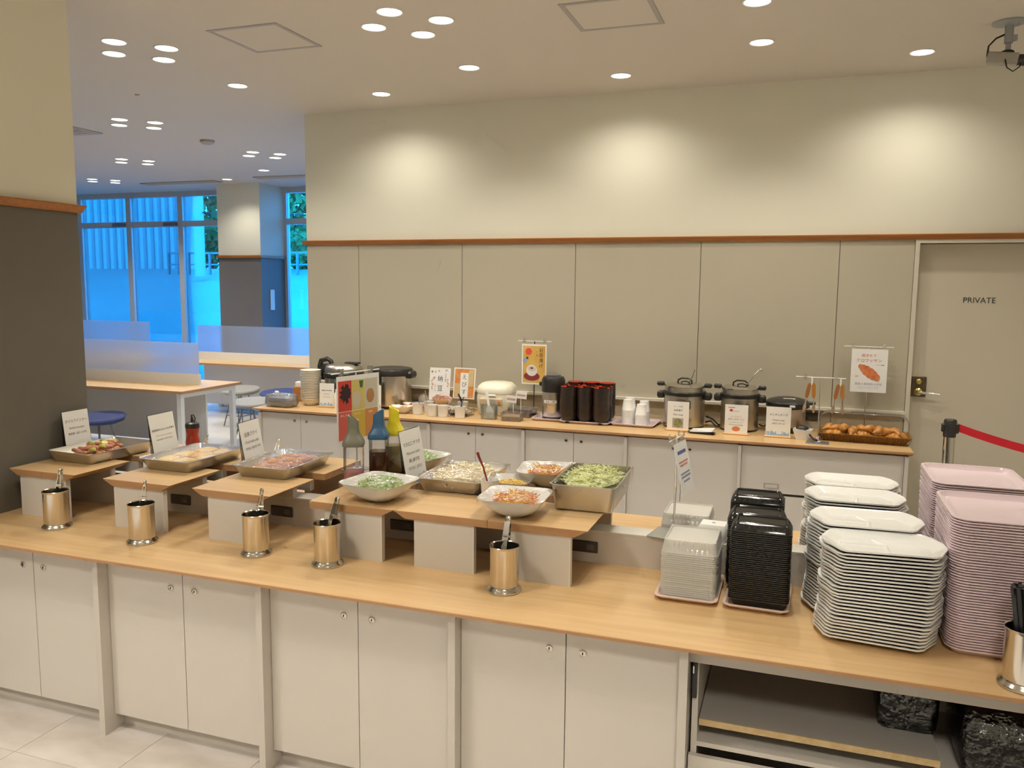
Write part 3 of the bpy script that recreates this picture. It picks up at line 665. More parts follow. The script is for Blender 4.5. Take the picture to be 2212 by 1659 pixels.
# square bowls with vegetables
def bowl(x, y, w, h, label, rot=0, d=None):
    t = thing('square_bowl', label, 'bowl', (x, y, ZS), R(rot), 'white square serving bowls'); part('bowl', square_bowl(w, h, d), M_WHITEPL, t, 60); return t
bowl(-1.515, 2.785, .250, .076, 'white square bowl of shredded greens at the front', -8)
bowl(-1.600, 3.290, .250, .072, 'white square bowl of shredded greens at the back beside the macaroni sign', -14)
bowl(-.952, 2.775, .245, .074, 'white square bowl of carrot and yellow pepper strips at the front', 4)
bowl(-.965, 3.245, .255, .074, 'white square bowl of carrot strips at the back', 10)
bowl(-1.075, 3.075, .175, .055, 'small white bowl of corn between the two carrot bowls', 6)
M_GRN = mat('leaf_shred', (.16, .34, .05, 1), .45, noise=((60, 60, 60), (.58, .72, .24, 1), .95, 3)); M_CAR = mat('carrot_orange', (.80, .22, .03, 1), .4); M_YEL = mat('pepper_yellow', (.85, .52, .04, 1), .35); M_CORN = mat('corn_yellow', (.85, .52, .06, 1), .3, noise=((60, 60, 60), (.88, .66, .2, 1), .7, 2))
g1 = dome(.102, .102, .050, .032)
for x, y, s_, l in ((-1.515, 2.785, 21, 'shredded leafy greens under film in the front bowl'), (-1.600, 3.290, 22, 'shredded leafy greens in the back bowl')):
    o = solo('shredded_greens', strips(420, (.086, .086), g1, .042, .0045, .001, s_, .6, .5), M_GRN, l, 'greens', (x, y, ZS), kind='stuff'); part('heap_core', heap(g1, .084, .084), M_GRN, o, 60)
c1 = dome(.10, .09, .036, .034)
for x, y, s_, l, n in ((-.952, 2.778, 31, 'shredded orange carrot in the front bowl', 190), (-.965, 3.245, 32, 'shredded orange carrot in the back bowl', 200)):
    o = solo('shredded_carrot', strips(n, (.074, .070), c1, .046, .0035, .003, s_, .7, .6), M_CAR, l, 'carrot', (x, y, ZS), kind='stuff'); part('heap_core', heap(c1, .070, .066, 20, .022), M_CAR, o, 60)
    solo('pepper_strips', strips(int(n * .55), (.072, .068), lambda a, c: c1(a, c) + .004, .055, .005, .003, s_ + 5, .6, .6), M_YEL, l.replace('shredded orange carrot', 'yellow pepper strips among the carrot'), 'pepper', (x, y, ZS), kind='stuff')
cb = B(); rnd = random.Random(9); c2 = dome(.07, .07, .022, .026)
for k in range(260):
    a = rnd.uniform(0, 6.28); q = .062 * math.sqrt(rnd.random()); cb.ball((q * math.cos(a), q * math.sin(a), c2(q, 0)), (.0045, .004, .0035), 6, 4)
solo('corn_kernels', cb, M_CORN, 'yellow corn kernels in the small white bowl', 'corn', (-1.075, 3.075, ZS), kind='stuff', smooth=60)
# cling film sheets
WG = 'clear cling film sheets over the food'
def wrap(x, y, w, d, over, top, sag, seed, label, bulge=None, rot=0, r=.02):
    solo('cling_film', wrap_sheet(w, d, over, top, sag, seed, bulge, 22, r), M_WRAP, label, 'cling film', (x, y, ZS), (0, 0, rot), WG, 75)
wrap(-2.622, 3.045, .288, .403, .014, .0535, .003, 1, 'clear cling film stretched over the omelette tray')
wrap(-2.155, 3.080, .288, .393, .014, .0535, .003, 2, 'clear cling film stretched over the fried fish tray', rot=R(2))
wrap(-1.305, 3.140, .288, .388, .028, .0565, .006, 3, 'crinkled cling film over the macaroni salad', lambda x, y: dm(x * .95, y * .95) + .010, R(1))
wrap(-.735, 3.075, .258, .408, .065, .1015, .006, 4, 'crinkled cling film over the shredded cabbage', lambda x, y: dc(x * .95, y * .95) + .007, R(2))
wrap(-1.515, 2.785, .252, .252, .045, .0775, .004, 5, 'crinkled cling film over the front bowl of greens', lambda x, y: g1(x, y) + .008, R(-8), .05)
wrap(-1.600, 3.290, .252, .252, .040, .0735, .004, 6, 'crinkled cling film over the back bowl of greens', lambda x, y: g1(x, y) + .008, R(-14), .05)
wrap(-.952, 2.775, .247, .247, .030, .0755, .012, 7, 'cling film over the front carrot bowl', lambda x, y: c1(x, y) + .014, R(4), .05)
wrap(-.965, 3.245, .257, .257, .030, .0755, .012, 8, 'cling film over the back carrot bowl', lambda x, y: c1(x, y) + .014, R(10), .05)
wrap(-1.075, 3.075, .177, .177, .018, .0565, .004, 9, 'cling film over the small corn bowl', None, R(6), .035)
# white cup with dark red spoon
solo('white_cup', B().lathe([(.030, 0), (.037, .075), (.038, .078), (.036, .078), (.029, .004), (.001, .003)], 28, cap1=False), M_WHITE, 'translucent white plastic cup beside the corn bowl', 'cup', (-1.118, 2.945, ZS), smooth=40)
sp = B().tube([(0, 0, 0), (-.012, .004, .05), (-.030, .010, .10), (-.050, .016, .135), (-.058, .02, .152)], [.0035, .0035, .004, .0055, .006], 8); sp.ball((.004, 0, -.006), (.014, .009, .012), 10, 6)
solo('lacquer_spoon', sp, mat('dark_red_lacquer', (.20, .02, .025, 1), .25), 'dark red spoon leaning out of the white plastic cup', 'spoon', (-1.120, 2.945, ZS + .024), smooth=60)

# ------------------------------------------------------------------ dressing bottles with coloured caps
def sq(w, z, r=.25): return [(x, y, z) for x, y in rr(w, w, w * r, 4)]
def dressing(x, y, cap_mat, liquid_mat, level, label, rot, spout=1):
    t = thing('dressing_bottle', label, 'bottle', (x, y, ZS), R(rot), 'dressing bottles')
    part('bottle', B().loft([sq(.078, 0), sq(.082, .004), sq(.082, .162), sq(.078, .168), sq(.074, .170)]), M_ACRYL, t, 40)
    part('dressing', B().loft([sq(.074, .004), sq(.077, .008), sq(.077, level), sq(.076, level + .001)]), liquid_mat, t, 40)
    cp = B().loft([sq(.086, .168, .2), sq(.089, .172, .2), sq(.089, .182, .2), sq(.080, .194, .22), sq(.062, .210), sq(.050, .226), sq(.046, .240)], True, False)
    n = len(sq(.044, 0)); ring = sq(.043, .285); slanted = [(px, py, z + .012 * (px / .022)) for px, py, z in ring]
    cp.loft([sq(.046, .240), [(a, c, z) for a, c, z in slanted], [(a * .72, c * .72, z) for a, c, z in slanted], [(a * .65, c * .65, z - .01) for a, c, z in slanted]], False, True)
    part('cap', cp, cap_mat, t, 35)
    return t
dressing(-1.722, 2.945, mat('olive_grey_cap', (.17, .16, .115, 1), .4), mat('pink_dressing', (.78, .30, .30, 1), .4), .060, 'dressing bottle with grey cap and pink dressing', 25 + 180)
dressing(-1.705, 3.130, mat('steel_blue_cap', (.035, .12, .24, 1), .35), mat('brown_dressing', (.115, .028, .010, 1), .2), .112, 'dressing bottle with blue cap and dark brown dressing', 20)
dressing(-1.685, 3.235, mat('yellow_cap', (.80, .66, .015, 1), .35), mat('cream_dressing', (.62, .50, .26, 1), .4), .120, 'dressing bottle with yellow cap behind the blue one', 25 + 180)
# red sauce bottle
t = thing('sauce_bottle', 'red ketchup squeeze bottle with dark flip cap', 'bottle', (-2.885, 3.345, ZS))
part('bottle', B().lathe([(.030, 0), (.034, .004), (.035, .03), (.029, .055), (.027, .065), (.031, .085), (.033, .100), (.031, .104)], 20), mat('ketchup_red', (.36, .035, .02, 1), .3), t, 50)
part('cap', B().lathe([(.034, .102), (.035, .106), (.034, .124), (.024, .130), (.012, .132)], 20), M_BLACKPL, t, 40)
part('nozzle', B().tube([(0, 0, .13), (0, 0, .152), (-.004, 0, .162)], [.008, .006, .004], 10).tube([(.012, 0, .128), (.02, 0, .15), (.01, 0, .168), (-.006, 0, .165)], .003, 6), M_BLACKPL, t, 50)
for x, y in ((-2.74, 3.235), (-2.33, 3.25)):
    g = copy_tree(tg); g['label'] = 'steel tongs resting behind the ' + ('omelette sign' if x < -2.7 else 'fried fish sign'); g.location = (x, y, ZS + .012); g.rotation_euler = (R(-62), R(12), R(30)); g.scale = (.6, .6, .6)

# ------------------------------------------------------------------ signs
M_ACRSIGN = film('sign_acrylic', (.94, .94, .94, 1), .03, .04)
def skyline(parent, w, z0, h, y, seed):
    rnd = random.Random(seed); b = B(); x = -w / 2
    while x < w / 2 - .003:
        ww = rnd.uniform(.004, .009); hh = h * rnd.uniform(.25, 1); b.box(x, y - .0004, z0, min(x + ww, w / 2), y, z0 + hh); x += ww * rnd.choice((1, 1, 1.4))
    part('skyline_print', b, M_SKYL, parent)
def sign(x, y, z, w, h, rotz, lean, label, lines, base=False, sky=True, seed=0, name='menu_sign', group='menu signs'):
    t = thing(name, label, 'sign', (x, y, z), group=group, rot=(R(-lean), 0, R(rotz)))
    z0 = .008 if base else 0
    part('acrylic_panel', B().box(-w / 2 - .003, 0, z0, w / 2 + .003, .003, h + .004), M_ACRSIGN, t)
    c = part('card', B().box(-w / 2, -.0016, z0 + .001, w / 2, -.0002, h), M_PAPER, t)
    for s_, sz, fz, m_ in lines: lettering(s_, sz, m_, c, 0, h * fz, -.0021)
    if sky: skyline(c, w * .92, z0 + .005, h * .16, -.0017, seed)
    if base: part('wooden_base', rbox(-w / 2 - .008, -.022, 0, w / 2 + .008, .022, .012, .003), M_PALEW, t)
    else: part('prop', B().loft([[(-w / 2, .003, h * .8), (w / 2, .003, h * .8), (w / 2, .006, h * .8), (-w / 2, .006, h * .8)], [(-w / 2, .020, -.002), (w / 2, .020, -.002), (w / 2, .023, -.002), (-w / 2, .023, -.002)]]), M_ACRSIGN, t)
    return t
SW, SHH = .145, .205
sign(-3.305, 3.040, ZS + .003, .152, SHH, 91, 6, 'white menu card for boiled sausages next to the left pillar', [('ボイルウインナー', .0165, .76, M_INK), ('Boiled sausages', .0145, .60, M_INKG), ('煮香肠 / 삶은 소시지', .0125, .46, M_INK)], seed=1)
sign(-2.792, 3.065, ZS + .003, .172, .218, 94, 9, 'white menu card for the omelette tray beside the ketchup bottle', [('國産鶏卵のふわふわ玉子焼き', .0118, .66, M_INK), ('Fluffy rolled omelette made from local eggs', .0062, .54, M_INKG), ('松软的煎蛋卷 / 부드러운 계란말이', .0078, .45, M_INKG)], seed=2)
sign(-2.312, 3.090, ZS + .003, .170, .210, 97, 10, 'white menu card for fried white fish beside the third tray', [('白身フライ', .0225, .72, M_INK), ('Fried white fish', .0185, .56, M_INKG), ('炸白鱼 / 흰살생선 튀김', .0130, .42, M_INK)], seed=3)
sign(-1.484, 3.060, ZS + .003, .166, .230, 86, 10.5, 'white menu card for macaroni salad with blue skyline print', [('マカロニサラダ', .0200, .74, M_INK), ('Macaroni salad', .0180, .58, M_INKG), ('通心粉沙拉', .0175, .44, M_INK), ('마카로니 샐러드', .0165, .30, M_INKG)], seed=4)

# clip stand with printed sheet: base, rod, cross bar, clips
def clip_stand(name, x, y, z, rotz, height, bar, label, plate=(.12, .09), plate_m=None, black=False):
    t = thing(name, label, 'clip stand', (x, y, z), R(rotz))
    part('base_plate', rbox(-plate[0] / 2, -plate[1] / 2, 0, plate[0] / 2, plate[1] / 2, .004, .003), plate_m or M_LEGM, t)
    part('collar', B().lathe([(.020, .004), (.021, .009), (.010, .011), (.008, .040)], 18), mat('lilac_plastic', (.62, .58, .70, 1), .4), t, 40)
    part('rod', B().lathe([(.0038, .03), (.0038, height)], 10), M_BLACKPL if black else M_CHROME, t, 60)
    part('cross_bar', B().tube([(-bar / 2, 0, height), (bar / 2, 0, height)], .0028, 8), M_WHITE, t, 60)
    for s_ in (-.62, .62):
        b = B().loft([[(s_ * bar / 2 + q * .011, yy, height + zz) for q, yy in ((-1, -.006), (1, -.006), (1, .006), (-1, .006))] for zz in (-.016, .004)])
        b.loft([[(s_ * bar / 2 + q * .007, yy - .010, height + zz) for q, yy in ((-1, -.002), (1, -.002), (1, .002), (-1, .002))] for zz in (.002, .020)]); b.loft([[(s_ * bar / 2 + q * .007, yy + .010, height + zz) for q, yy in ((-1, -.002), (1, -.002), (1, .002), (-1, .002))] for zz in (.002, .020)])
        part('clip', b, M_CLEAR, t)
    return t
def flat(b, x0, z0, x1, z1, y): b.box(x0, y - .0004, z0, x1, y, z1); return b
# dressing poster: three coloured columns with vegetable pictures
PX, PY = -1.858, 3.205
clip_stand('clip_stand', PX, PY, ZS, 76, .445, .30, 'clear clip stand holding the dressing poster behind the bottles')
po = thing('dressing_poster', 'hanging dressing poster with red, yellow and orange columns', 'poster', (PX + .004, PY, ZS + .0675), R(76)); po.scale = (1.60, 1, 1.17)
W_, Z0, Z1 = .168, .062, .312
part('sheet', B().box(-W_ / 2, -.010, Z0, W_ / 2, -.009, Z1), M_PAPER, po)
cw = (W_ - .012) / 3; x = -W_ / 2 + .006; zm = Z0 + .115
cols = [((.62, .055, .04, 1), (.66, .13, .10, 1)), ((.62, .50, .16, 1), (.66, .44, .06, 1)), ((.56, .52, .44, 1), (.58, .25, .08, 1))]
for k, (ca, cc) in enumerate(cols):
    part('colour_block', flat(B(), x + k * cw, zm + .002, x + (k + 1) * cw - .001, Z1 - .018, -.0101), mat('poster_a%d' % k, ca, .7), po)
    part('colour_block', flat(B(), x + k * cw, Z0 + .008, x + (k + 1) * cw - .001, zm, -.0101), mat('poster_b%d' % k, cc, .7), po)
    lettering(['赤しそ', '玉ねぎ', '胡麻'][k], .009, M_PAPER, po, x + (k + .4) * cw, zm - .014, -.0108)
def blob(cx, cz, rx, rz, n, jag, y, seed):
    rnd = random.Random(seed); b = B(); P = [(cx + rx * math.cos(2 * math.pi * i / n) * (1 - (jag * rnd.random() if i % 2 else 0)), cz + rz * math.sin(2 * math.pi * i / n) * (1 - (jag * rnd.random() if i % 2 else 0))) for i in range(n)]
    b.loft([[(a, y, c) for a, c in P], [(a, y - .0003, c) for a, c in P]]); return b
part('leaf_print', blob(x + cw * .5, zm + .068, .023, .040, 26, .5, -.0107, 3), mat('perilla_print', (.035, .018, .022, 1), .8), po)
part('stem_print', B().box(x + cw * .5 - .001, -.0112, zm + .006, x + cw * .5 + .0015, -.0107, zm + .04), mat('stem_print', (.25, .18, .12, 1), .8), po)
part('onion_print', blob(x + cw * 1.35, zm + .040, .018, .034, 18, .12, -.0107, 4), mat('onion_print', (.60, .52, .40, 1), .8), po)
part('leek_print', B().loft([[(x + cw * 1.62, -.0108, zm + .085), (x + cw * 1.80, -.0108, zm + .085), (x + cw * 1.80, -.0112, zm + .085), (x + cw * 1.62, -.0112, zm + .085)], [(x + cw * 1.55, -.0108, zm + .112), (x + cw * 1.86, -.0108, zm + .112), (x + cw * 1.86, -.0112, zm + .112), (x + cw * 1.55, -.0112, zm + .112)]]), mat('leek_print', (.05, .14, .06, 1), .8), po)
part('sesame_print', blob(x + cw * 2.4, zm + .050, .016, .028, 20, .05, -.0107, 5), mat('sesame_print', (.45, .22, .09, 1), .8), po)

# ------------------------------------------------------------------ right end of the island: containers, plates, trays
def flat_tray(w, d, h, r, m, t=.003, lip=.008, name='tray'):
    seq = [(-.022, 0, r * .6), (-.018, .002, r * .7), (-lip, h - .004, r), (0, h - .003, r + lip), (0, h, r + lip), (-lip - .002, h, r), (-.020, t + .003, r * .7), (-.026, t, r * .6)]
    return B().loft([[(x, y, z) for x, y in rr(w + 2 * o, d + 2 * o, q, 6)] for o, z, q in seq]).mesh(name, m, 35)
peach = flat_tray(.208, .293, .017, .018, M_PEACH, name='peach_tray')
solo('peach_tray', peach, None, 'peach plastic tray under the clear container lids', 'tray', (-.316, 2.795, ZC), group='peach trays')
solo('peach_tray', peach, None, 'peach plastic tray under the black containers', 'tray', (-.090, 2.795, ZC), (0, 0, R(-1.5)), group='peach trays')
# clear lids, fluted walls
M_LID = film('lid_plastic', (.96, .95, .92, 1), .06, .07, base=((.95, .93, .88, 1), .42), fres=.4)
def fluted(w, d, r, amp, n=9):
    P = []
    base = rr(w, d, r, 6)
    for i in range(len(base)):
        p, q = base[i], base[(i + 1) % len(base)]; L_ = math.hypot(q[0] - p[0], q[1] - p[1]); m = max(1, int(L_ / .008))
        nx, ny = (q[1] - p[1]) / max(L_, 1e-6), -(q[0] - p[0]) / max(L_, 1e-6)
        for k in range(m):
            u = k / m; a = amp if (k % 2 and L_ > .03) else 0
            P.append((p[0] + (q[0] - p[0]) * u - nx * a, p[1] + (q[1] - p[1]) * u - ny * a))
    return P
def lid_mesh(w, d, h):
    f = lambda s_, z, a=.0035: [(x * s_, y * s_, z) for x, y in fluted(w, d, .02, a)]
    return B().loft([f(1.0, 0, 0), f(.985, .003), f(.91, h), f(.86, h + .001, 0), f(.84, h - .005, 0)], False, True).mesh('clear_container_lid', M_LID, 40)
lm = lid_mesh(.188, .205, .042)
for k in range(22):
    solo('clear_container_lid', lm, None, 'clear fluted plastic food container lid in the front clear stack' if k < 21 else 'topmost clear fluted food container lid of the front clear stack', 'container', (-.312 + random.uniform(-.001, .001), 2.790 + random.uniform(-.001, .001), ZC + .005 + k * .0072), group='clear lids on the peach tray')
for k in range(20):
    solo('clear_container_lid', lm, None, 'clear fluted plastic food container lid in the clear stack behind the upstand', 'container', (-.375, 3.182, ZC + .001 + k * .0072), group='clear lids behind the upstand')
# black containers
def black_mesh(w, d, h):
    f = lambda o, z, q: [(x, y, z) for x, y in rr(w + 2 * o, d + 2 * o, q, 4)]
    return B().loft([f(-.020, 0, .012), f(-.016, .002, .014), f(-.004, h - .005, .016), f(0, h - .004, .018), f(0, h - .001, .018), f(-.006, h, .016), f(-.018, .004, .013), f(-.022, .0025, .011)]).mesh('black_container', M_BLACKGL, 40)
bmsh = black_mesh(.190, .142, .034)
for (x, y, n, l, z0) in ((-.086, 2.730, 35, 'front', ZC + .006), (-.106, 2.868, 34, 'middle', ZC + .006), (-.116, 3.120, 35, 'rear', ZC)):
    for k in range(n):
        solo('black_container', bmsh, None, ('black plastic food container in the %s container stack' if k < n - 1 else 'topmost black food container of the %s container stack') % l, 'container', (x + random.uniform(-.0012, .0012), y + random.uniform(-.0012, .0012), z0 + k * .0066), group='black containers, %s stack' % l)
    lidb = B(); f = lambda o, z, q: [(a, c, z) for a, c in rr(.186 + 2 * o, .138 + 2 * o, q, 4)]
    lidb.loft([f(0, 0, .018), f(-.004, .010, .016), f(-.014, .024, .014), f(-.018, .025, .012), f(-.020, .020, .012)], False, True)
    o = solo('smoked_container_lid', lidb, film('smoked_plastic_' + l, (.16, .15, .14, 1), .08, .12, base=((.03, .03, .03, 1), .35)), 'smoked translucent lid on top of the %s container stack' % l, 'container', (x, y, z0 + (n - 1) * .0066 + .034), smooth=40)  # dark translucent lid over the top container
    rb_ = B()
    for q in range(9): rb_.box(-.072 + q * .018 - .0015, -.066, .004, -.072 + q * .018 + .0015, -.0635, .016)
    part('lid_ribs', rb_, M_BLACKGL, o)
# clip stand with hanging sheet on the upstand
clip_stand('clip_stand', -.405, 2.995, ZUP, 80, .365, .17, 'clip stand on the upstand behind the clear container lids', (.14, .165), mat('grey_base_plate', (.30, .29, .26, 1), .35))
sh = thing('hanging_notice', 'white printed notice hanging edge-on from the clip stand', 'notice', (-.396, 2.995, ZUP + .350), rot=(R(-13), 0, R(80)))
part('sheet', B().box(-.072, -.0012, -.185, .072, 0, 0), M_PAPER, sh)
for k, (z, m_, w_) in enumerate(((-.035, (.12, .14, .35, 1), .09), (-.070, (.60, .25, .22, 1), .10), (-.082, (.60, .25, .22, 1), .08), (-.112, (.25, .28, .45, 1), .10), (-.124, (.25, .28, .45, 1), .10), (-.140, (.25, .28, .45, 1), .07))):
    part('print_line', B().box(-w_ / 2, -.0018, z - (.006 if k == 0 else .003), w_ / 2, -.0012, z + (.006 if k == 0 else .003)), mat('notice_ink%d' % k, m_, .8), sh)
# white box
t = thing('white_box', 'small white plastic box with a dark mark standing on the upstand', 'box', (-.262, 2.995, ZUP), R(-3))
part('body', rbox(-.052, -.042, 0, .052, .042, .062, .012), M_WHITE, t, 40); part('logo', B().box(-.006, -.005, .0618, .006, .005, .0624), M_INKG, t)
# divided plates
def plate_ring(s_, z, dx=0, dy=0):
    hx, hy = .170, .1155; P = [(-.118, -hy), (.118, -hy), (.135, -hy + .013), (.150, -hy + .044), (hx - .003, -.034), (hx, -.022), (hx, .022), (hx - .003, .034), (.150, hy - .044), (.135, hy - .013), (.118, hy), (-.118, hy), (-.135, hy - .013), (-.150, hy - .044), (-hx + .003, .034), (-hx, .022), (-hx, -.022), (-hx + .003, -.034), (-.150, -hy + .044), (-.135, -hy + .013)]
    k = (1 - s_) * .115
    return [(x * (1 - k / .17), y * (1 - k / .1155), z + (.0016 if i in (3, 8, 13, 18) else 0)) for i, (x, y) in enumerate(P)]
pm = B().loft([plate_ring(.62, 0), plate_ring(.66, .0012), plate_ring(.90, .0145), plate_ring(1.0, .0162), plate_ring(1.0, .0212), plate_ring(.90, .0188), plate_ring(.68, .0045), plate_ring(.62, .0038)]).mesh('divided_plate', M_WHITEPL, 45)
dvd = B()
for (ax_, ay_), (cx_, cy_) in (((.004, -.068), (.012, .010)), ((.012, .010), (-.018, .068)), ((.012, .010), (-.118, .014))):
    dv = Vector((cx_ - ax_, cy_ - ay_, 0)).normalized(); nv = Vector((-dv.y, dv.x, 0)) * .007
    dvd.loft([[(px_ + nv.x * q, py_ + nv.y * q, .0034 + h_) for q, h_ in ((-1, 0), (-.3, .0045), (.3, .0045), (1, 0))] for px_, py_ in ((ax_, ay_), (cx_, cy_))])
dvd = dvd.mesh('divider_ridge', M_WHITEPL)
def plate_stack(x, y, n, pitch, tw, label, seed):
    rnd = random.Random(seed); ox = oy = 0
    for k in range(n):
        if rnd.random() < .25: ox = rnd.uniform(-.008, .008); oy = rnd.uniform(-.004, .004)
        l = 'white divided plate in the %s plate stack' % label if k < n - 1 else 'topmost white divided plate of the %s plate stack' % label
        u = k / (n - 1)
        o = solo('divided_plate', pm, None, l, 'plate', (x + ox + .012 * (u - .5) + rnd.uniform(-.001, .001), y + oy * (0 if k == 0 else 1), ZC + k * pitch), (0, 0, R(tw[0] + (tw[1] - tw[0]) * u + rnd.uniform(-.6, .6))), 'white plates, %s stack' % label)
        if k == n - 1: part('divider_ridge', dvd, None, o)
plate_stack(.258, 2.606, 27, .0104, (-5, 6), 'front', 41)
plate_stack(.222, 2.822, 28, .0104, (0, 3), 'second', 42)
plate_stack(.215, 3.165, 28, .0101, (-1, 2), 'third', 43)
plate_stack(.215, 3.42, 28, .0100, (0, 1), 'rearmost', 44)
# pink trays
pk = flat_tray(.305, .365, .020, .040, M_PINK, name='pink_tray')
for (x, y, n, l, pt) in ((.592, 2.715, 49, 'front', .0079), (.612, 3.232, 48, 'rear', .0078)):
    rnd = random.Random(n)
    for k in range(n):
        lab = 'pale pink meal tray in the %s pink tray stack' % l if k < n - 1 else 'topmost pale pink meal tray of the %s pink tray stack' % l
        solo('pink_tray', pk, None, lab, 'tray', (x + rnd.uniform(-.001, .001) - .006 * k / n, y + rnd.uniform(-.001, .001), ZC + k * pt), (0, 0, R(rnd.uniform(-.3, .3))), 'pink trays, %s stack' % l)

# ================================================================== THE BACK COUNTER
XBL, XBR = -4.126, .694
worktop('back_worktop', XBL, XBR, YB, YW - .002, ZB, 'long oak worktop along the back wall', t=.030, lip=.012)
BP = [-4.075, -3.331, -2.585, -1.843, -1.101, -.345]
YBD = YB + .035
bfin = B().box(0, 0, 0, .022, .6, ZB - .030).mesh('divider_panel', M_CABE)
for i, x in enumerate(BP + [.648]):
    solo('divider_panel', bfin, None, ['thin greige fin panel at the left end of the back counter', 'thin greige fin panel of the back counter below the dressing poster', 'thin greige fin panel of the back counter below the natto card', 'thin greige fin panel of the back counter below the rice cooker', 'thin greige fin panel of the back counter below the paper cups', 'thin greige fin panel of the back counter below the mushroom soup', 'thin greige fin panel at the right end of the back counter'][i], 'panel', (x, YB + .014, 0))
BN = ['below the white bowl stack', 'below the second rice cooker', 'below the ivory rice cooker', 'below the stacked black bowls', 'below the miso soup pot']
for i in range(5): cabinet('back_cabinet', BP[i] + .022, BP[i + 1], YBD, .55, .06, ZB - .030, 'greige double-door back cabinet ' + BN[i], 'back counter cabinets', .705)
t = thing('drawer_cabinet', 'wide greige drawer cabinet below the croissants', 'cabinet', (0, 0, 0))
part('body', B().box(BP[5] + .023, YBD + .018, .06, .647, YBD + .55, ZB - .030), M_GAP, t); part('plinth', B().box(BP[5] + .023, YBD + .05, 0, .647, YBD + .5, .06), M_CABE, t)
d = part('drawer_front', B().box(BP[5] + .024, YBD, .458, .646, YBD + .018, ZB - .032), M_CAB, t); part('flap_front', B().box(BP[5] + .024, YBD, .062, .646, YBD + .018, .440), M_CAB, t)
h = part('recessed_pull', B().box(-.175, YBD - .002, .485, -.080, YBD + .002, .520), mat('satin_pull', (.50, .47, .42, 1), .35, .5), d); part('pull_slot', B().box(-.165, YBD - .003, .492, -.090, YBD - .002, .513), M_CABE, h)
# wall sockets beside the croissants
s_ = thing('wall_socket', 'dark wall socket plate with a plug behind the croissant basket', 'socket', (0, 0, 0))
part('plate', rbox(.005, YW - .008, .845, .165, YW, .905, .003), M_SOCKET, s_); part('plug', rbox(.02, YW - .04, .855, .06, YW - .008, .895, .005), M_BLACKPL, s_)

# ------------------------------------------------------------------ things on the back counter, left to right
def L3(b, prof, n=28, **k): return b.lathe(prof, n, **k)
# napkin holder and clear bag
t = thing('napkin_holder', 'orange brown napkin box with white napkins behind the bag', 'napkin holder', (-4.00, 5.98, ZB), R(8))
part('box', rbox(-.055, -.04, 0, .055, .04, .125, .006), mat('amber_wood', (.46, .19, .04, 1), .5), t); part('napkins', rbox(-.042, -.028, .10, .048, .028, .165, .008), M_PAPER, t)
t = thing('plastic_pack', 'crumpled clear bag of plastic containers at the left counter end', 'bag', (-3.955, 5.635, ZB))
b = B()
for k in range(4): b.loft([[(x, y, z + k * .018) for x, y in rr(.20 * s2, .11 * s2, .02, 3)] for s2, z in ((.9, .006), (1, .02), (.97, .02))])
part('containers', b, film('pack_plastic', (.85, .85, .86, 1), .12, .15, base=((.62, .62, .62, 1), .45)), t)
rnd = random.Random(77); rings = []
for zz, s2 in ((0, .92), (.03, 1.03), (.07, 1.0), (.095, .9), (.105, .5)): rings.append([(x * (1 + rnd.uniform(-.05, .05)), y * (1 + rnd.uniform(-.05, .05)), max(0, zz + (rnd.uniform(-.008, .012) if zz else 0))) for x, y in rr(.25 * s2, .145 * s2, .04, 5)])
part('bag', B().loft(rings), film('crumpled_bag', (.92, .92, .93, 1), .14, .1, bump=(35, 1, .015), base=((.8, .8, .8, 1), .12)), t, 70)
part('knot', B().ball((-.06, .02, .11), (.022, .016, .014), 8, 5), M_PAPER, t, 60)
# stack of ivory bowls
bs = B().lathe([(.045, 0), (.048, .003), (.075, .030), (.084, .055), (.086, .057), (.0845, .058), (.073, .033), (.046, .007), (.001, .006)], 28, cap1=False).mesh('ivory_bowl', M_CERAM, 40)
for k in range(18): solo('ivory_bowl', bs, None, 'ivory bowl in the tall bowl stack at the left counter end' if k < 17 else 'topmost ivory bowl of the tall bowl stack', 'bowl', (-3.787 + random.uniform(-.0015, .0015), 5.805, ZB + k * .0138), group='ivory bowls')
G2 = 'wooden-based menu signs on the back counter'
sign(-3.595, 5.735, ZB, .130, .195, 4, 2, 'menu sign with blue skyline beside the ivory bowl stack', [('国産米100%使用', .0125, .70, M_INK), ('白ごはん', .013, .55, M_INKG), ('Steamed rice', .0115, .43, M_INKG)], True, True, 11, group=G2)
sign(-3.170, 5.745, ZB, .120, .200, 6, 2, 'menu sign half hidden by the dressing poster', [('おかゆ', .0125, .70, M_INKG), ('Rice porridge', .012, .50, M_INKG)], True, True, 12, group=G2)
# white bottle by the sign
solo('white_bottle', B().lathe([(.020, 0), (.021, .01), (.021, .11), (.010, .13), (.010, .15), (.004, .155)], 14), M_CERAM, 'slim pale bottle beside the left menu sign', 'bottle', (-3.50, 5.73, ZB), smooth=40)
# big steel rice cooker with black hinge
t = thing('rice_cooker', 'steel rice cooker with domed lid and black hinge block', 'rice cooker', (-3.575, 5.975, ZB))
part('body', L3(B(), [(.150, 0), (.158, .01), (.160, .235), (.158, .24)]), M_STEELB, t, 40); part('rim_band', L3(B(), [(.166, .225), (.168, .235), (.168, .262), (.160, .270)]), M_BLACKPL, t, 40)
part('lid', L3(B(), [(.158, .268), (.160, .290), (.150, .318), (.120, .335), (.06, .342), (.001, .343)]), M_STEELB, t, 50)
part('hinge_block', rbox(-.225, -.06, .20, -.11, .06, .33, .02), M_BLACKPL, t, 40); part('hinge_handle', B().tube([(-.205, -.045, .31), (-.19, -.045, .36), (-.13, -.045, .375), (-.095, -.045, .355), (-.09, -.045, .33)], .020, 8), M_BLACKPL, t, 50)
part('lid_handle', rbox(.02, -.03, .338, .145, .03, .352, .008), M_BLACKPL, t)
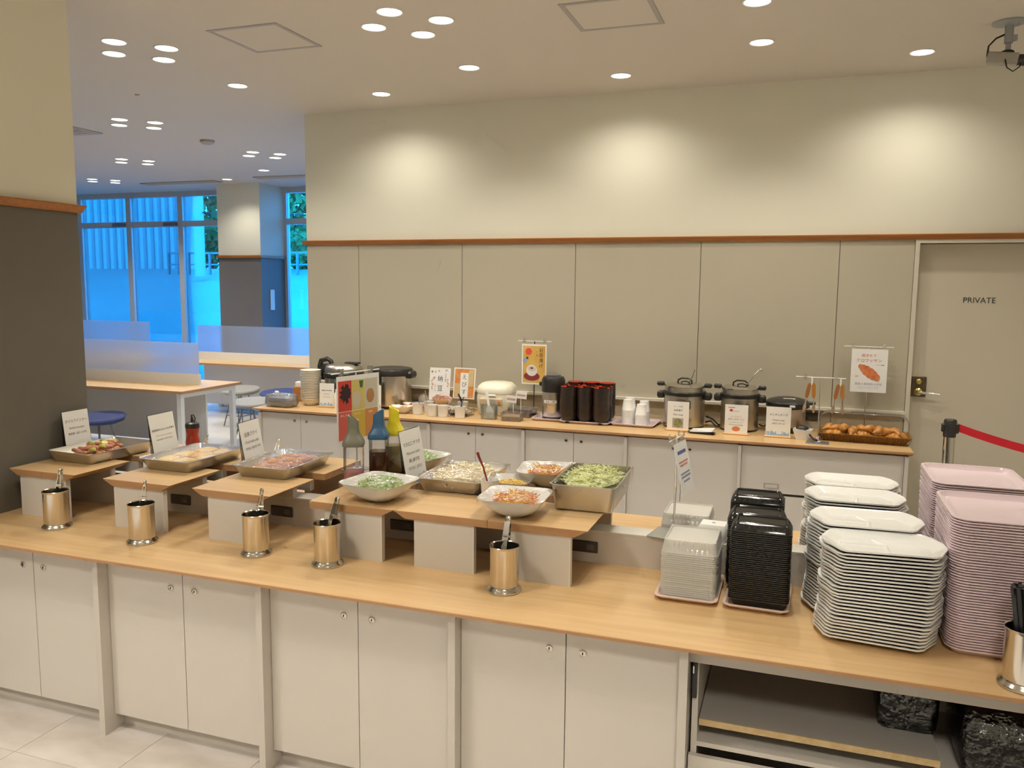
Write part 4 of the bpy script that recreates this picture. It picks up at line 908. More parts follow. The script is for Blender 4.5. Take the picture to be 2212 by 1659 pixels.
# second cooker
t = thing('rice_warmer', 'steel rice warmer with flat black lid and control panel', 'rice cooker', (-3.122, 5.96, ZB))
part('foot', L3(B(), [(.150, 0), (.155, .006), (.155, .022)]), M_BLACKPL, t, 40)
part('body', L3(B(), [(.155, .022), (.160, .03), (.160, .285)]), M_STEELB, t, 40); part('lid', L3(B(), [(.166, .265), (.176, .275), (.176, .300), (.166, .318), (.140, .325), (.120, .322), (.001, .320)]), M_BLACKPL, t, 40)
part('hinge', rbox(.12, -.05, .245, .20, .06, .30, .015), M_BLACKPL, t); cp = part('control_panel', rbox(-.135, -.178, .205, -.015, -.130, .285, .012), M_BLACKPL, t, None, (0, 0, 0))
part('red_button', L3(B(), [(.009, 0), (.009, .003)], 12).xf(Matrix.Translation((-.050, -.178, .262)) @ Matrix.Rotation(R(90), 4, 'X')), mat('red_button', (.75, .05, .04, 1), .4), cp)
for k in range(3): part('button', rbox(-.125 + k * .03, -.1795, .225, -.105 + k * .03, -.178, .235, .002), M_LEGM, cp)
solo('cooker_cable', B().tube([(-2.96, 6.0, ZB + .06), (-2.90, 6.05, ZB + .05), (-2.85, 6.12, ZB + .03), (-2.84, 6.19, ZB + .06)], .006, 6), M_BLACKPL, 'black cable of the rice warmer running to the wall', 'cable', smooth=60)
# boat bowls
def boat(w, d, h): return B().loft([[(x, y, z + .012 * abs(x / (w / 2)) ** 2 * (s2 > .9)) for x, y in rr(w * s2, d * s2, min(w, d) * s2 * .42, 6)] for s2, z in ((.42, 0), (.46, .003), (.80, h * .55), (1.0, h), (.97, h - .001), (.76, h * .58), (.42, .007))])
for (x, y, l, pm_, fl_) in ((-2.895, 5.70, 'ivory boat-shaped bowl of pale pickles in front of the rice warmer', mat('pale_pickle', (.72, .52, .34, 1), .5), 'pickled vegetable'), (-2.872, 5.862, 'ivory boat-shaped bowl with red pickles behind the first', mat('red_pickle', (.62, .03, .07, 1), .4), 'red pickle')):
    t = thing('boat_bowl', l, 'bowl', (x, y, ZB), R(12), 'boat bowls'); part('bowl', boat(.175, .13, .05), M_CERAM, t, 50)
    solo('pickle_heap', strips(60, (.03, .022), dome(.06, .045, .018, .030), .018, .005, .004, int(-x * 100), .5, .5), pm_, l.replace('ivory boat-shaped bowl of pale pickles', 'pale pickles in the boat bowl').replace('ivory boat-shaped bowl with red pickles', 'red pickles in the boat bowl'), 'pickle', (x + (.01 if 'pale' in l else -.01), y, ZB + .005), kind='stuff')
solo('small_glass', B().lathe([(.018, 0), (.020, .045), (.019, .045), (.017, .003), (.001, .003)], 16, cap1=False), M_CERAM, 'small pale glass jar behind the boat bowls', 'jar', (-2.99, 5.81, ZB + .001), smooth=40)
# white cups with cutlery
wc = B().lathe([(.034, 0), (.037, .002), (.0415, .085), (.0425, .087), (.0405, .087), (.035, .004), (.001, .004)], 24, cap1=False).mesh('white_beaker', M_WHITE, 40)
for x, y, l in ((-2.760, 5.69, 'white beaker next to the boat bowls'), (-2.722, 5.815, 'white beaker half hidden behind the packet basket'), (-2.617, 5.655, 'white beaker in front of the natto card, left of a pair'), (-2.530, 5.655, 'white beaker in front of the natto card, right of a pair'), (-2.390, 5.655, 'white beaker with chopsticks in front of the packet basket'), (-2.47, 5.90, 'white beaker with a dark spoon below the orange card')):
    solo('white_beaker', wc, None, l, 'cup', (x, y, ZB), group='white beakers')
def stickset(x, y, z, pts, m_, l, cat='spoon', r=.004): solo(cat.replace(' ', '_'), B().tube([(0, 0, 0)] + pts, r, 6), m_, l, cat, (x, y, z), smooth=60)
stickset(-2.752, 5.69, ZB + .01, [(.01, 0, .10), (.030, 0, .145)], M_STEEL, 'steel spoon leaning right in the beaker by the boat bowls')
stickset(-2.765, 5.70, ZB + .01, [(.02, 0, .10), (.050, .0, .155)], M_LEGM, 'dark spoon leaning right in the beaker by the boat bowls')
stickset(-2.735, 5.815, ZB + .01, [(-.012, 0, .10), (-.020, 0, .16)], M_STEEL, 'steel spoon upright in the half hidden beaker')
stickset(-2.385, 5.655, ZB + .01, [(.012, 0, .10), (.026, 0, .15)], M_LEGM, 'dark chopstick leaning in the beaker by the packet basket', 'chopstick')
stickset(-2.395, 5.66, ZB + .01, [(.014, 0, .10), (.034, 0, .145)], M_STEEL, 'steel chopstick leaning in the beaker by the packet basket', 'chopstick')
stickset(-2.465, 5.90, ZB + .01, [(-.02, 0, .09), (-.042, 0, .135)], M_BLACKPL, 'dark spoon leaning left below the orange card', 'spoon', .007)
# packets
M_PKT = mat('printed_packet', (.72, .60, .50, 1), .4, noise=((45, 45, 45), (.55, .18, .12, 1), .8, 3)); pkm = rbox(-.028, -.004, 0, .028, .004, .06, .003).mesh('seasoning_packet', M_PKT)
t = thing('bamboo_basket', 'small bamboo basket of seasoning packets below the natto card', 'basket', (-2.625, 5.86, ZB))
part('bowl', L3(B(), [(.045, .055), (.062, .075), (.064, .105), (.061, .105), (.058, .078), (.001, .062)], 20, cap1=False), M_PALEW, t, 40); part('foot', L3(B(), [(.03, 0), (.03, .03), (.045, .055)], 16), M_PALEW, t)
for k in range(9):
    a = -1.0 + k * .25; solo('seasoning_packet', pkm, None, 'small printed seasoning packet fanned out in the bamboo basket', 'packet', (-2.625 + .05 * math.sin(a), 5.86 + random.uniform(-.02, .02), ZB + .075), (random.uniform(-.2, .2), a * .6, random.uniform(-.4, .4)), 'seasoning packets')
t = thing('clear_pouch', 'clear bag of wrapped sweets beside the warmer cable', 'bag', (-2.865, 6.02, ZB)); part('pouch', B().ball((0, 0, .055), (.05, .035, .055), 12, 8), film('pouch_film', (.9, .9, .9, 1), .12, .12, bump=(60, 1, .01), base=((.8, .75, .7, 1), .35)), t, 60)
t = thing('wire_basket', 'grey wire basket of foil packets below the orange card', 'basket', (-2.462, 5.775, ZB), R(-4)); b = B()
for zz in (.004, .03, .055):
    ring = [(x, y, zz) for x, y in rr(.235, .13, .015, 2)]; b.tube(ring + [ring[0]], .002, 4)
for k in range(14): b.tube([(-.11 + k * .017, -.065, .004), (-.11 + k * .017, -.065, .055)], .0014, 4)
for k in range(7): b.tube([(.1175, -.055 + k * .018, .004), (.1175, -.055 + k * .018, .055)], .0014, 4)
part('wires', b, M_STEEL, t); part('liner', B().box(-.112, -.06, .003, .112, .06, .006), M_STEEL, t)
fo = rbox(-.032, -.022, 0, .032, .022, .010, .004).mesh('foil_packet', mat('foil', (.62, .57, .48, 1), .3, .6))
for k in range(26): solo('foil_packet', fo, None, 'small foil packet in the grey wire basket', 'packet', (-2.462 + random.uniform(-.075, .075), 5.775 + random.uniform(-.035, .035), ZB + .008 + (k // 5) * .010), (random.uniform(-.3, .3), random.uniform(-.3, .3), random.uniform(0, 3)), 'foil packets')
# upright cards
def card(x, y, z, w, h, rotz, label):
    t = thing('display_card', label, 'card', (x, y, z), group='upright display cards', rot=(R(-7), 0, R(rotz))); part('panel', B().box(-w / 2, 0, 0, w / 2, .003, h), M_PAPER, t)
    part('easel_leg', B().box(-.01, .004, -(z - ZB) - .001, .01, .007, h * .6), M_ACRSIGN, t); return t
t = card(-2.705, 5.965, ZB + .075, .185, .262, -3, 'white natto card with pink blossom border and brush lettering')
rnd = random.Random(2); M_BLOS = mat('blossom_pink', (.76, .50, .42, 1), .8)
for k in range(20):
    side = k % 4; u = rnd.uniform(-.11, .11)
    px, pz = ((-.075 + rnd.uniform(-.008, .008), .13 + u) if side == 0 else (.075 + rnd.uniform(-.008, .008), .13 + u) if side == 1 else (u * .7, .238 + rnd.uniform(-.01, .01)) if side == 2 else (-.05 + rnd.uniform(-.02, .0), .13 + u))
    part('blossom_print', blob(px, pz, .009, .009, 10, .3, -.0004, k), M_BLOS, t)
lettering('納', .050, M_INK, t, .004, .172, -.0008); lettering('豆', .050, M_INK, t, .004, .095, -.0008); lettering('おいしい', .014, M_INKG, t, -.040, .10, -.0008, vertical=True); lettering('ねばねば健康', .012, M_INKG, t, .050, .185, -.0008, vertical=True)
t = card(-2.492, 5.965, ZB + .100, .190, .245, -4, 'orange display card with a white strip of brush lettering')
part('orange_print', flat(B(), -.085, .008, .085, .236, -.0002), mat('orange_gold', (.66, .22, .05, 1), .7, noise=((18, 18, 18), (.74, .36, .12, 1), .9, 4)), t)
part('gold_print', flat(B(), .035, .10, .080, .23, -.0006), mat('gold_leaf', (.60, .45, .20, 1), .6, noise=((40, 40, 40), (.66, .52, .3, 1), .8, 3)), t); part('gold_print', flat(B(), -.082, .012, -.04, .12, -.0006), MATS['gold_leaf'], t)
part('white_strip', flat(B(), -.035, .012, .035, .205, -.0009), M_PAPER, t); lettering('え', .046, M_INK, t, 0, .170, -.0014); lettering('び', .046, M_INK, t, 0, .110, -.0014); lettering('す', .046, M_INK, t, 0, .052, -.0014)
# ivory rice cooker
t = thing('ivory_rice_cooker', 'rounded ivory household rice cooker', 'rice cooker', (-2.200, 5.945, ZB), R(6))
def rc(w, d, z, dx=0, dy=0): return [(x + dx, y + dy, z) for x, y in rr(w, d, min(w, d) * .36, 7)]
part('body', B().loft([rc(.235, .25, 0), rc(.262, .275, .02), rc(.285, .30, .07), rc(.290, .305, .13), rc(.278, .295, .175)]), M_OFFW, t, 60)
part('lid', B().loft([rc(.286, .302, .172), rc(.290, .306, .190), rc(.272, .285, .222), rc(.225, .232, .245), rc(.13, .13, .254), rc(.03, .03, .255)]), M_OFFW, t, 60)
part('lid_badge', B().loft([[(x, y, z) for x, y in rr(.09, .05, .02, 5)] for z in (.250, .2565)]), mat('pale_badge', (.70, .67, .58, 1), .4), t)
pn = part('front_panel', rbox(-.10, -.160, .085, .08, -.140, .145, .012), mat('beige_panel', (.58, .46, .30, 1), .4), t)
part('display', rbox(-.04, -.163, .098, .03, -.160, .135, .004), mat('grey_display', (.40, .38, .32, 1), .3), pn); part('button', rbox(.045, -.163, .105, .066, -.160, .125, .003), mat('orange_button', (.7, .25, .08, 1), .4), pn)
part('open_button', rbox(-.03, -.158, .152, .03, -.138, .170, .006), M_WHITE, t)
# rice paddle in acrylic case
t = thing('paddle_case', 'clear acrylic case in front of the ivory rice cooker', 'case', (-2.168, 5.69, ZB)); b = B()
f = lambda s2, z: [(x * s2, y * s2, z) for x, y in rr(.118, .075, .01, 3)]
part('case', B().loft([f(.94, 0), f(1, .105), f(.96, .105), f(.90, .004)]), film('case_acrylic', (.90, .92, .90, 1), .06, .06, base=((.8, .82, .8, 1), .12)), t, 30)
pd = B().loft([[(x, y, z) for x, y in ((-w, -.004), (w, -.004), (w, .004), (-w, .004))] for w, z in ((.012, 0), (.027, .012), (.032, .04), (.024, .07), (.009, .095), (.008, .16), (.012, .19), (.008, .198))])
solo('rice_paddle', pd, M_WHITE, 'white rice paddle standing in the acrylic case', 'paddle', (-2.155, 5.69, ZB + .006), (R(-6), R(-12), 0), smooth=40)
# little tags and clear boxes
t = thing('tag_holder', 'two small white price-style tags on a stand right of the ivory cooker', 'tag holder', (-2.015, 5.80, ZB)); part('stem', B().tube([(0, 0, 0), (0, 0, .15)], .003, 6).tube([(.05, .03, 0), (.05, .03, .18)], .003, 6), M_WHITE, t); part('foot', L3(B(), [(.03, 0), (.03, .004)], 16, cx=.02, cy=.01), M_ACRYL, t)
for x, y, z in ((-.025, -.004, .115), (.045, .02, .150)): part('tag', B().box(x - .042, y - .001, z, x + .042, y, z + .055), M_PAPER, t, None, (0, 0, 0), (0, R(4), 0)); part('tag_print', B().box(x - .034, y - .0018, z + .02, x + .034, y - .001, z + .034), mat('tag_ink', (.55, .35, .33, 1), .8), t, None, (0, 0, 0), (0, R(4), 0))
def clear_box(x, y, w, d, h, rot, label, fill, lid):
    t = thing('clear_box', label, 'box', (x, y, ZB), R(rot)); f = lambda s2, z: [(a * s2, c * s2, z) for a, c in rr(w, d, .012, 3)]
    part('box', B().loft([f(.92, 0), f(1, h), f(.97, h), f(.9, .004)]), film('box_plastic_%d' % int(-x * 1000), (.88, .86, .85, 1), .07, .08, base=((.7, .66, .62, 1), .14)), t, 30); part('contents', B().loft([f(.88, .005), f(.93, h * .55), f(.6, h * .68)]), fill, t, 50)
    if lid: part('lid', B().loft([f(1.03, h), f(1.03, h + .006), f(.95, h + .010)]), MATS['box_plastic_%d' % int(-x * 1000)], t)
clear_box(-1.985, 5.69, .155, .115, .062, 4, 'open clear box of brown seasoning packets at the counter front', mat('brown_packets', (.26, .17, .11, 1), .5, noise=((70, 70, 70), (.5, .35, .25, 1), .8, 3)), False)
clear_box(-1.975, 5.905, .19, .15, .06, -8, 'lidded clear box of dark seaweed packets behind the open one', mat('dark_packets', (.12, .10, .09, 1), .5, noise=((60, 60, 60), (.4, .3, .32, 1), .7, 3)), True)
# ochazuke poster
clip_stand('clip_stand', -1.925, 6.03, ZB, -4, .570, .275, 'slim clip stand holding the ochazuke poster', (.10, .08), M_BLACKPL, True)
po = thing('ochazuke_poster', 'golden ochazuke poster with a rice bowl and red disc', 'poster', (-1.925, 6.022, ZB), R(-4)); Z0, Z1 = .236, .548; W_ = .205
part('sheet', B().box(-W_ / 2, -.002, Z0, W_ / 2, -.001, Z1), M_PAPER, po)
part('gold_print', flat(B(), -W_ / 2 + .010, Z0 + .012, W_ / 2 - .010, Z1 - .014, -.0022), mat('gold_ground', (.66, .34, .05, 1), .7, noise=((9, 9, 9), (.72, .52, .16, 1), .9, 4)), po)
part('red_disc_print', blob(-.045, Z1 - .058, .027, .027, 24, 0, -.0027, 1), mat('poster_red', (.72, .09, .05, 1), .7), po)
part('tray_print', blob(-.018, Z0 + .062, .066, .034, 24, 0, -.0027, 1), mat('tray_maroon', (.26, .035, .04, 1), .7), po)
part('bowl_print', blob(-.018, Z0 + .108, .046, .044, 24, 0, -.0032, 1), mat('bowl_white_print', (.78, .76, .70, 1), .7), po); part('rice_print', blob(-.018, Z0 + .122, .035, .021, 20, 0, -.0037, 1), mat('rice_print', (.62, .60, .50, 1), .7), po); part('plum_print', blob(-.018, Z0 + .126, .015, .009, 12, .3, -.0042, 2), mat('plum_print', (.30, .06, .08, 1), .7), po)
part('kettle_print', blob(-.075, Z1 - .128, .020, .022, 8, 0, -.0027, 3), mat('kettle_print', (.30, .36, .48, 1), .7), po); part('spout_print', blob(-.056, Z1 - .108, .011, .010, 6, 0, -.0031, 3), M_INK, po)
for k, ch in enumerate('お茶漬け'): lettering(ch, .037, M_INK, po, .058, Z1 - .048 - k * .040, -.0030)
lettering('だし付', .015, M_INK, po, .024, Z1 - .075, -.0030, vertical=True)
# pump flask, miso bowls, paper cups, each on a pink tray
bt = flat_tray(.385, .315, .020, .030, M_PINK, name='pink_tray')
for x, y, l, rz, m_ in ((-1.735, 5.885, 'pale pink tray under the vacuum flask', 1, 1), (-1.447, 5.865, 'pale pink tray under the stacked black bowls', 0, 0), (-1.095, 5.885, 'pale pink tray under the paper cups', -3, 2)):
    o = solo('pink_tray', bt, None, l, 'tray', (x, y, ZB), (0, 0, R(rz)), 'pink trays on the back counter')
    if m_: o.scale = ((.66, .95, 1) if m_ == 1 else (.84, 1, 1))
t = thing('vacuum_flask', 'steel vacuum flask with black pump top and white label', 'flask', (-1.722, 5.87, ZB + .004))
part('base', L3(B(), [(.078, 0), (.082, .004), (.082, .020)]), M_BLACKPL, t, 40); part('body', L3(B(), [(.081, .020), (.084, .025), (.084, .215)]), M_STEELB, t, 40)
part('shoulder', L3(B(), [(.086, .205), (.088, .215), (.088, .235), (.090, .26), (.088, .295), (.076, .318), (.05, .326), (.001, .327)]), M_BLACKPL, t, 40); part('pump_button', L3(B(), [(.05, .31), (.052, .33), (.044, .334), (.001, .335)], 20, cy=.01), M_LEGM, t, 40)
for s2 in (-1, 1): part('handle_lug', rbox(s2 * .098 - .010, -.015, .245, s2 * .098 + .010, .015, .275, .005), M_BLACKPL, t)
lb_ = B()
for i in range(8):
    a0, a1 = R(-128 + i * 9), R(-128 + (i + 1) * 9); lb_.quad(*[(.0846 * math.cos(a), .0846 * math.sin(a), z) for a, z in ((a0, .125), (a1, .125), (a1, .147), (a0, .147))])
part('label', lb_, M_PAPER, t)
link('lettering', text_mesh('熱湯ご注意', .0135, M_INK), t, (0.0, -.0855, .136), (R(90), 0, 0))
mb = B().lathe([(.030, 0), (.032, .010), (.034, .012), (.052, .028), (.0595, .050), (.0600, .062), (.0590, .062), (.0555, .050), (.048, .030), (.001, .016)], 24, cap1=False)
mo = mb.mesh('miso_bowl', mat('black_lacquer_bowl', (.020, .016, .014, 1), .28), 40); mo.materials.append(mat('red_lacquer', (.48, .045, .012, 1), .3))
for p_ in mo.polygons:
    c_ = p_.center; rr_ = math.hypot(c_.x, c_.y); nr = (p_.normal.x * c_.x + p_.normal.y * c_.y)
    if (nr < 0 and c_.z > .016) or (p_.normal.z > .9): p_.material_index = 1
for i in range(3):
    for j in range(3):
        n = (15, 15, 16)[j]
        for k in range(n):
            l = ('black lacquer bowl with red inside in the bowl stack in the %s row, %s' if k < n - 1 else 'topmost red-lined black bowl of the stack in the %s row, %s') % (('front', 'middle', 'back')[j], ('left', 'centre', 'right')[i])
            solo('miso_bowl', mo, None, l, 'bowl', (-1.447 + (i - 1) * .1225 + random.uniform(-.001, .001), 5.845 + (j - 1) * .098 + (.012 if i == 1 else 0), ZB + .004 + k * .0145), group='black and red bowls')
pc = B().lathe([(.031, .078), (.0325, .078), (.042, .004), (.0435, .002), (.0435, 0), (.0415, 0), (.0305, .075), (.001, .0765)], 22, cap1=False).mesh('paper_cup', M_WHITE, 40)
for x, y, n, l in ((-1.145, 5.82, 12, 'front left'), (-1.045, 5.81, 9, 'front right'), (-1.150, 5.925, 12, 'back left'), (-1.045, 5.925, 10, 'back right')):
    for k in range(n): solo('paper_cup', pc, None, ('upside-down white paper cup in the %s cup stack' if k < n - 1 else 'topmost upside-down white paper cup of the %s cup stack') % l, 'cup', (x, y, ZB + .004 + k * .0095), group='white paper cups')
# soup pots
def pot(x, y, r, label, handle_rot, tilt):
    t = thing('soup_pot', label, 'pot', (x, y, ZB), R(handle_rot), 'steel soup pots'); H_ = .235
    part('foot', L3(B(), [(r * .96, 0), (r, .004), (r, .014)], 32), M_BLACKPL, t, 40); part('body', L3(B(), [(r, .014), (r * 1.01, .02), (r * 1.01, H_)], 36), M_STEELB, t, 40)
    part('rim_ring', L3(B(), [(r * 1.02, H_ - .005), (r * 1.07, H_), (r * 1.08, H_ + .020), (r * 1.0, H_ + .026)], 36), M_BLACKPL, t, 40)
    part('inner_pot', L3(B(), [(r * .98, H_ + .024), (r * .98, H_ + .055), (r * 1.0, H_ + .058)], 36), M_STEELB, t, 40)
    ld = part('lid', L3(B(), [(r * 1.0, H_ + .057), (r * .99, H_ + .064), (r * .85, H_ + .074), (r * .4, H_ + .080), (.001, H_ + .081)], 36), M_STEEL, t, 50)
    part('lid_handle', B().tube([(-.05, 0, H_ + .078), (-.048, 0, H_ + .098), (-.025, 0, H_ + .112), (.025, 0, H_ + .112), (.048, 0, H_ + .098), (.05, 0, H_ + .078)], .006, 8).tube([(-.012, -.058, H_ + .072), (-.010, -.058, H_ + .094), (.02, -.058, H_ + .098), (.045, -.058, H_ + .090), (.047, -.058, H_ + .072)], .005, 8), M_BLACKPL, ld, 50)
    for s2 in (-1, 1):
        part('side_handle', rbox(s2 * r * 1.17 - .026, -.035, H_ - .035, s2 * r * 1.17 + .026, .035, H_ + .015, .012), M_BLACKPL, t, 40)
        part('inner_handle', rbox(s2 * r * 1.18 - .030, -.02, H_ + .052, s2 * r * 1.18 + .024, .02, H_ + .082, .010), M_BLACKPL, t, 40)
    part('gauge', rbox(.055, -r * 1.01 - .004, .145, .072, -r * .9, .205, .006), M_BLACKPL, t)
    return t
pot(-.758, 5.92, .143, 'large steel soup pot behind the miso soup sign', -4, 1); pot(-.374, 5.93, .128, 'smaller steel soup pot behind the mushroom soup sign', -2, 1)
stickset(-.735, 5.87, ZB + .30, [(.035, 0, .07), (.05, 0, .115)], M_STEEL, 'steel ladle handle rising from the large soup pot', 'ladle', .0045)
stickset(-.345, 5.89, ZB + .30, [(.06, 0, .09), (.098, 0, .135), (.110, 0, .138), (.115, 0, .124)], M_STEEL, 'hooked steel ladle rising from the smaller soup pot', 'ladle', .004)
t = thing('stock_pot', 'steel insulated pot with wide black lid behind the onion soup sign', 'pot', (-.055, 6.00, ZB))
part('body', L3(B(), [(.120, 0), (.122, .018), (.122, .17)], 32), M_STEELB, t, 40); part('foot', L3(B(), [(.124, 0), (.126, .004), (.126, .035), (.122, .04)], 32), M_BLACKPL, t, 40)
part('lid', L3(B(), [(.128, .165), (.146, .175), (.148, .205), (.130, .222), (.08, .236), (.001, .240)], 32), M_BLACKPL, t, 40); part('lid_grip', rbox(-.03, -.075, .232, .05, -.063, .238, .003), M_WHITEM, t); part('hook', rbox(.015, -.156, .185, .052, -.146, .200, .003), M_WHITEM, t)
for s2 in (-1, 1): part('side_handle', rbox(s2 * .155 - .028, -.015, .192, s2 * .155 + .028, .015, .216, .008), M_BLACKPL, t)
cb_ = B().tube([(-.61, 5.98, ZB + .03), (-.57, 5.95, ZB + .045), (-.53, 5.93, ZB + .012), (-.50, 5.96, ZB + .008)], .006, 6); cb_.tube([(-.61, 6.0, ZB + .07), (-.56, 6.0, ZB + .05), (-.52, 6.0, ZB + .012), (-.49, 6.02, ZB + .02)], .006, 6)
solo('pot_cables', cb_, M_BLACKPL, 'tangled black cables between the two soup pots', 'cable', smooth=60)
solo('pot_cable', B().tube([(-.24, 5.98, ZB + .035), (-.205, 5.95, ZB + .03), (-.16, 5.93, ZB + .07), (-.13, 6.05, ZB + .10)], .005, 6), M_BLACKPL, 'black cable right of the smaller soup pot', 'cable', smooth=60)
solo('pot_cable', B().tube([(.06, 6.05, ZB + .06), (.08, 6.12, ZB + .085), (.045, 6.155, ZB + .082)], .005, 6), M_BLACKPL, 'black cable plugged in beside the croissants', 'cable', smooth=60)
s1 = sign(-.770, 5.705, ZB, .150, .205, -3, 1.5, 'miso soup sign with a photo of green soup on a wooden base', [('まごころ味噌', .0105, .83, M_INKG), ('お味噌汁', .0165, .70, M_INK), ('Miso soup', .0165, .555, M_INK)], True, False, group=G2)
part('soup_photo', flat(B(), -.038, .022, .038, .090, -.0018), mat('photo_grey', (.42, .40, .36, 1), .6), s1); part('soup_print', blob(0, .056, .031, .031, 22, 0, -.0024, 1), mat('soup_green', (.16, .16, .06, 1), .6, noise=((60, 60, 60), (.4, .38, .2, 1), .8, 3)), s1)
s2_ = sign(-.378, 5.705, ZB, .152, .205, -2, 1.5, 'mushroom potage sign with red emblem on a wooden base', [('味の素KK', .0085, .78, M_INKG), ('ほっこりおいしい', .0095, .60, M_INKG), ('きのこポタージュ', .0135, .51, M_INK), ('やさしい味わいのスープです', .0072, .41, M_INKG), ('Mushroom potage', .0125, .33, M_INKG)], True, False, group=G2)
part('emblem_print', blob(-.035, .166, .013, .010, 9, .5, -.0018, 8), mat('red_ink', (.60, .05, .04, 1), .8), s2_); part('emblem_print', flat(B(), -.055, .183, -.012, .187, -.0017), MATS['red_ink'], s2_); part('bowl_print', blob(0, .040, .027, .017, 20, 0, -.0018, 1), mat('potage_orange', (.66, .22, .08, 1), .7), s2_)
sign(-.106, 5.705, ZB, .158, .205, -2, 1.5, 'onion soup sign with blue skyline print on a wooden base', [('オニオンスープ', .0165, .74, M_INK), ('Onion soup', .0165, .57, M_INKG), ('洋葱汤 / 양파 수프', .0105, .45, M_INKG)], True, True, 5, group=G2)
t = thing('spoon_rest', 'black dish of paper-wrapped spoons between the soup signs', 'dish', (-.600, 5.655, ZB), R(-8)); part('dish', B().loft([[(x, y, z) for x, y in rr(.19 * s3, .065 * s3, .02, 4)] for s3, z in ((.8, 0), (1, .012), (.97, .012), (.78, .003))]), M_BLACKPL, t, 40)
for k in range(4): solo('wrapped_spoon', rbox(-.075, -.009, 0, .075, .009, .007, .003), M_PAPER, 'paper-wrapped spoon lying in the black dish', 'spoon', (-.605 + .006 * k, 5.648 + .006 * k, ZB + .012 + .006 * k), (0, R(-4), R(-8 + 4 * k)), 'wrapped spoons')
# ladle rest
t = thing('ladle_rest', 'white angular dish right of the onion soup sign', 'dish', (.052, 5.70, ZB), R(-6)); f = lambda w, d, z: [(x, y, z) for x, y in ((-w, -d), (w, -d), (w, d), (-w, d))]
part('dish', B().loft([f(.038, .035, 0), f(.060, .05, .068), f(.056, .046, .068), f(.035, .032, .005)]), M_WHITEPL, t)
ld = B().tube([(-.005, .0, .075), (.03, -.03, .055), (.06, -.075, .022), (.085, -.115, .016)], [.006, .005, .007, .009], 8)
la = solo('black_ladle', ld, M_BLACKPL, 'black ladle lying over the white dish onto the counter', 'ladle', (.052, 5.70, ZB), smooth=60)
part('ladle_bowl', B().loft([[(-.005 + .042 * s3 * math.cos(a), .01 + .034 * s3 * math.sin(a), z) for a in [2 * math.pi * i / 16 for i in range(16)]] for s3, z in ((1, .068), (.9, .078), (.6, .088), (.2, .092))], True, True), M_BLACKPL, la, 60)
# tong stand
clip_stand('clip_stand', .142, 5.60, ZB, -3, .425, .30, 'white clip stand with two pairs of tongs hanging from it', (.14, .10), M_LEGM)
M_TW = mat('tong_wood', (.46, .19, .035, 1), .45)
for x, l in ((.090, 'wooden-handled tongs hanging left of the stand rod'), (.262, 'wooden-handled tongs hanging right of the stand rod')):
    t = thing('wooden_tongs', l, 'tongs', (x, 5.595, ZB + .420), group='hanging wooden tongs')
    part('strap', B().box(-.005, -.002, -.045, .006, .002, .006), M_WHITE, t)
    for s3, m3 in ((-1, mat('tong_wood_dark', (.34, .13, .03, 1), .5)), (1, M_TW)):
        b = B().loft([[(q * w, yy * .008, z) for q, yy in ((-1, -1), (1, -1), (1, 1), (-1, 1))] for w, z in ((.004, 0), (.011, -.012), (.012, -.05), (.011, -.085), (.006, -.098))]); part('handle', b, m3, t, 40, (s3 * .012, s3 * .004, -.032), (0, R(-s3 * 6 + 4), 0))
        b = B().loft([[(q * w, yy * .002, z) for q, yy in ((-1, -1), (1, -1), (1, 1), (-1, 1))] for w, z in ((.004, 0), (.004, -.035), (.010, -.055), (.009, -.085), (.003, -.098))]); part('jaw', b, M_CHROME, t, 40, ((-.029, -.004, -.128) if s3 < 0 else (.0155, .004, -.129)), (0, R(-s3 * 5 + 3), 0))
# croissant basket
t = thing('croissant_basket', 'long brown woven basket of croissants', 'basket', (.428, 5.80, ZB), R(-3)); M_WICK = mat('brown_wicker', (.30, .14, .025, 1), .55, noise=((60, 60, 120), (.16, .07, .015, 1), .8, 2), bump=(160, .6, .004))
f = lambda w, d, z: [(x, y, z) for x, y in rr(w, d, .02, 3)]
part('tray', B().loft([f(.50, .19, 0), f(.50, .19, .004), f(.555, .255, .045), f(.565, .265, .050), f(.565, .265, .055), f(.545, .245, .055), f(.50, .19, .010), f(.49, .18, .006)]), M_WICK, t, 30)
wv = B()
for k in range(28): wv.tube([(-.262 + k * .0195, -.106, .006), (-.275 + k * .0205, -.130, .046)], .003, 4)
part('weave', wv, M_WICK, t); part('liner', rbox(-.25, -.095, .006, .25, .10, .010, .004), M_PAPER, t)
def croissant(seed):
    rnd = random.Random(seed); pts = []; rad = []
    for i in range(13):
        u = i / 12 * 2 - 1; pts.append((u * .055, .022 * u * u, .022 - .006 * abs(u))); rad.append((.024 * (1 - abs(u) ** 1.6) + .004) * (1 + (.12 if i % 2 else -.05)))
    return B().tube(pts, rad, 10).mesh('croissant', mat('golden_pastry', (.46, .18, .03, 1), .38, noise=((28, 28, 28), (.66, .33, .08, 1), .9, 4), bump=(90, .5, .003)), 50)
cm = [croissant(1), croissant(2)]; rnd = random.Random(31)
for k in range(22):
    lay = 0 if k < 13 else 1; u = (k + .5) / 13 if lay == 0 else (k - 12.6) / 9.5
    solo('croissant', cm[k % 2], None, 'golden brown croissant in the woven basket', 'croissant', (.428 - .235 + u * .47, 5.80 + rnd.uniform(-.05, .04), ZB + .020 + lay * .030 + (.012 if k in (15, 18, 19) else 0)), (rnd.uniform(-.4, .4), rnd.uniform(-.35, .35), rnd.uniform(0, 6.28)), 'croissants')
hd = B(); pr = [(-.275, 0), (-.275, .11), (-.26, .145), (-.225, .160), (.225, .160), (.26, .145), (.275, .11), (.275, 0)]
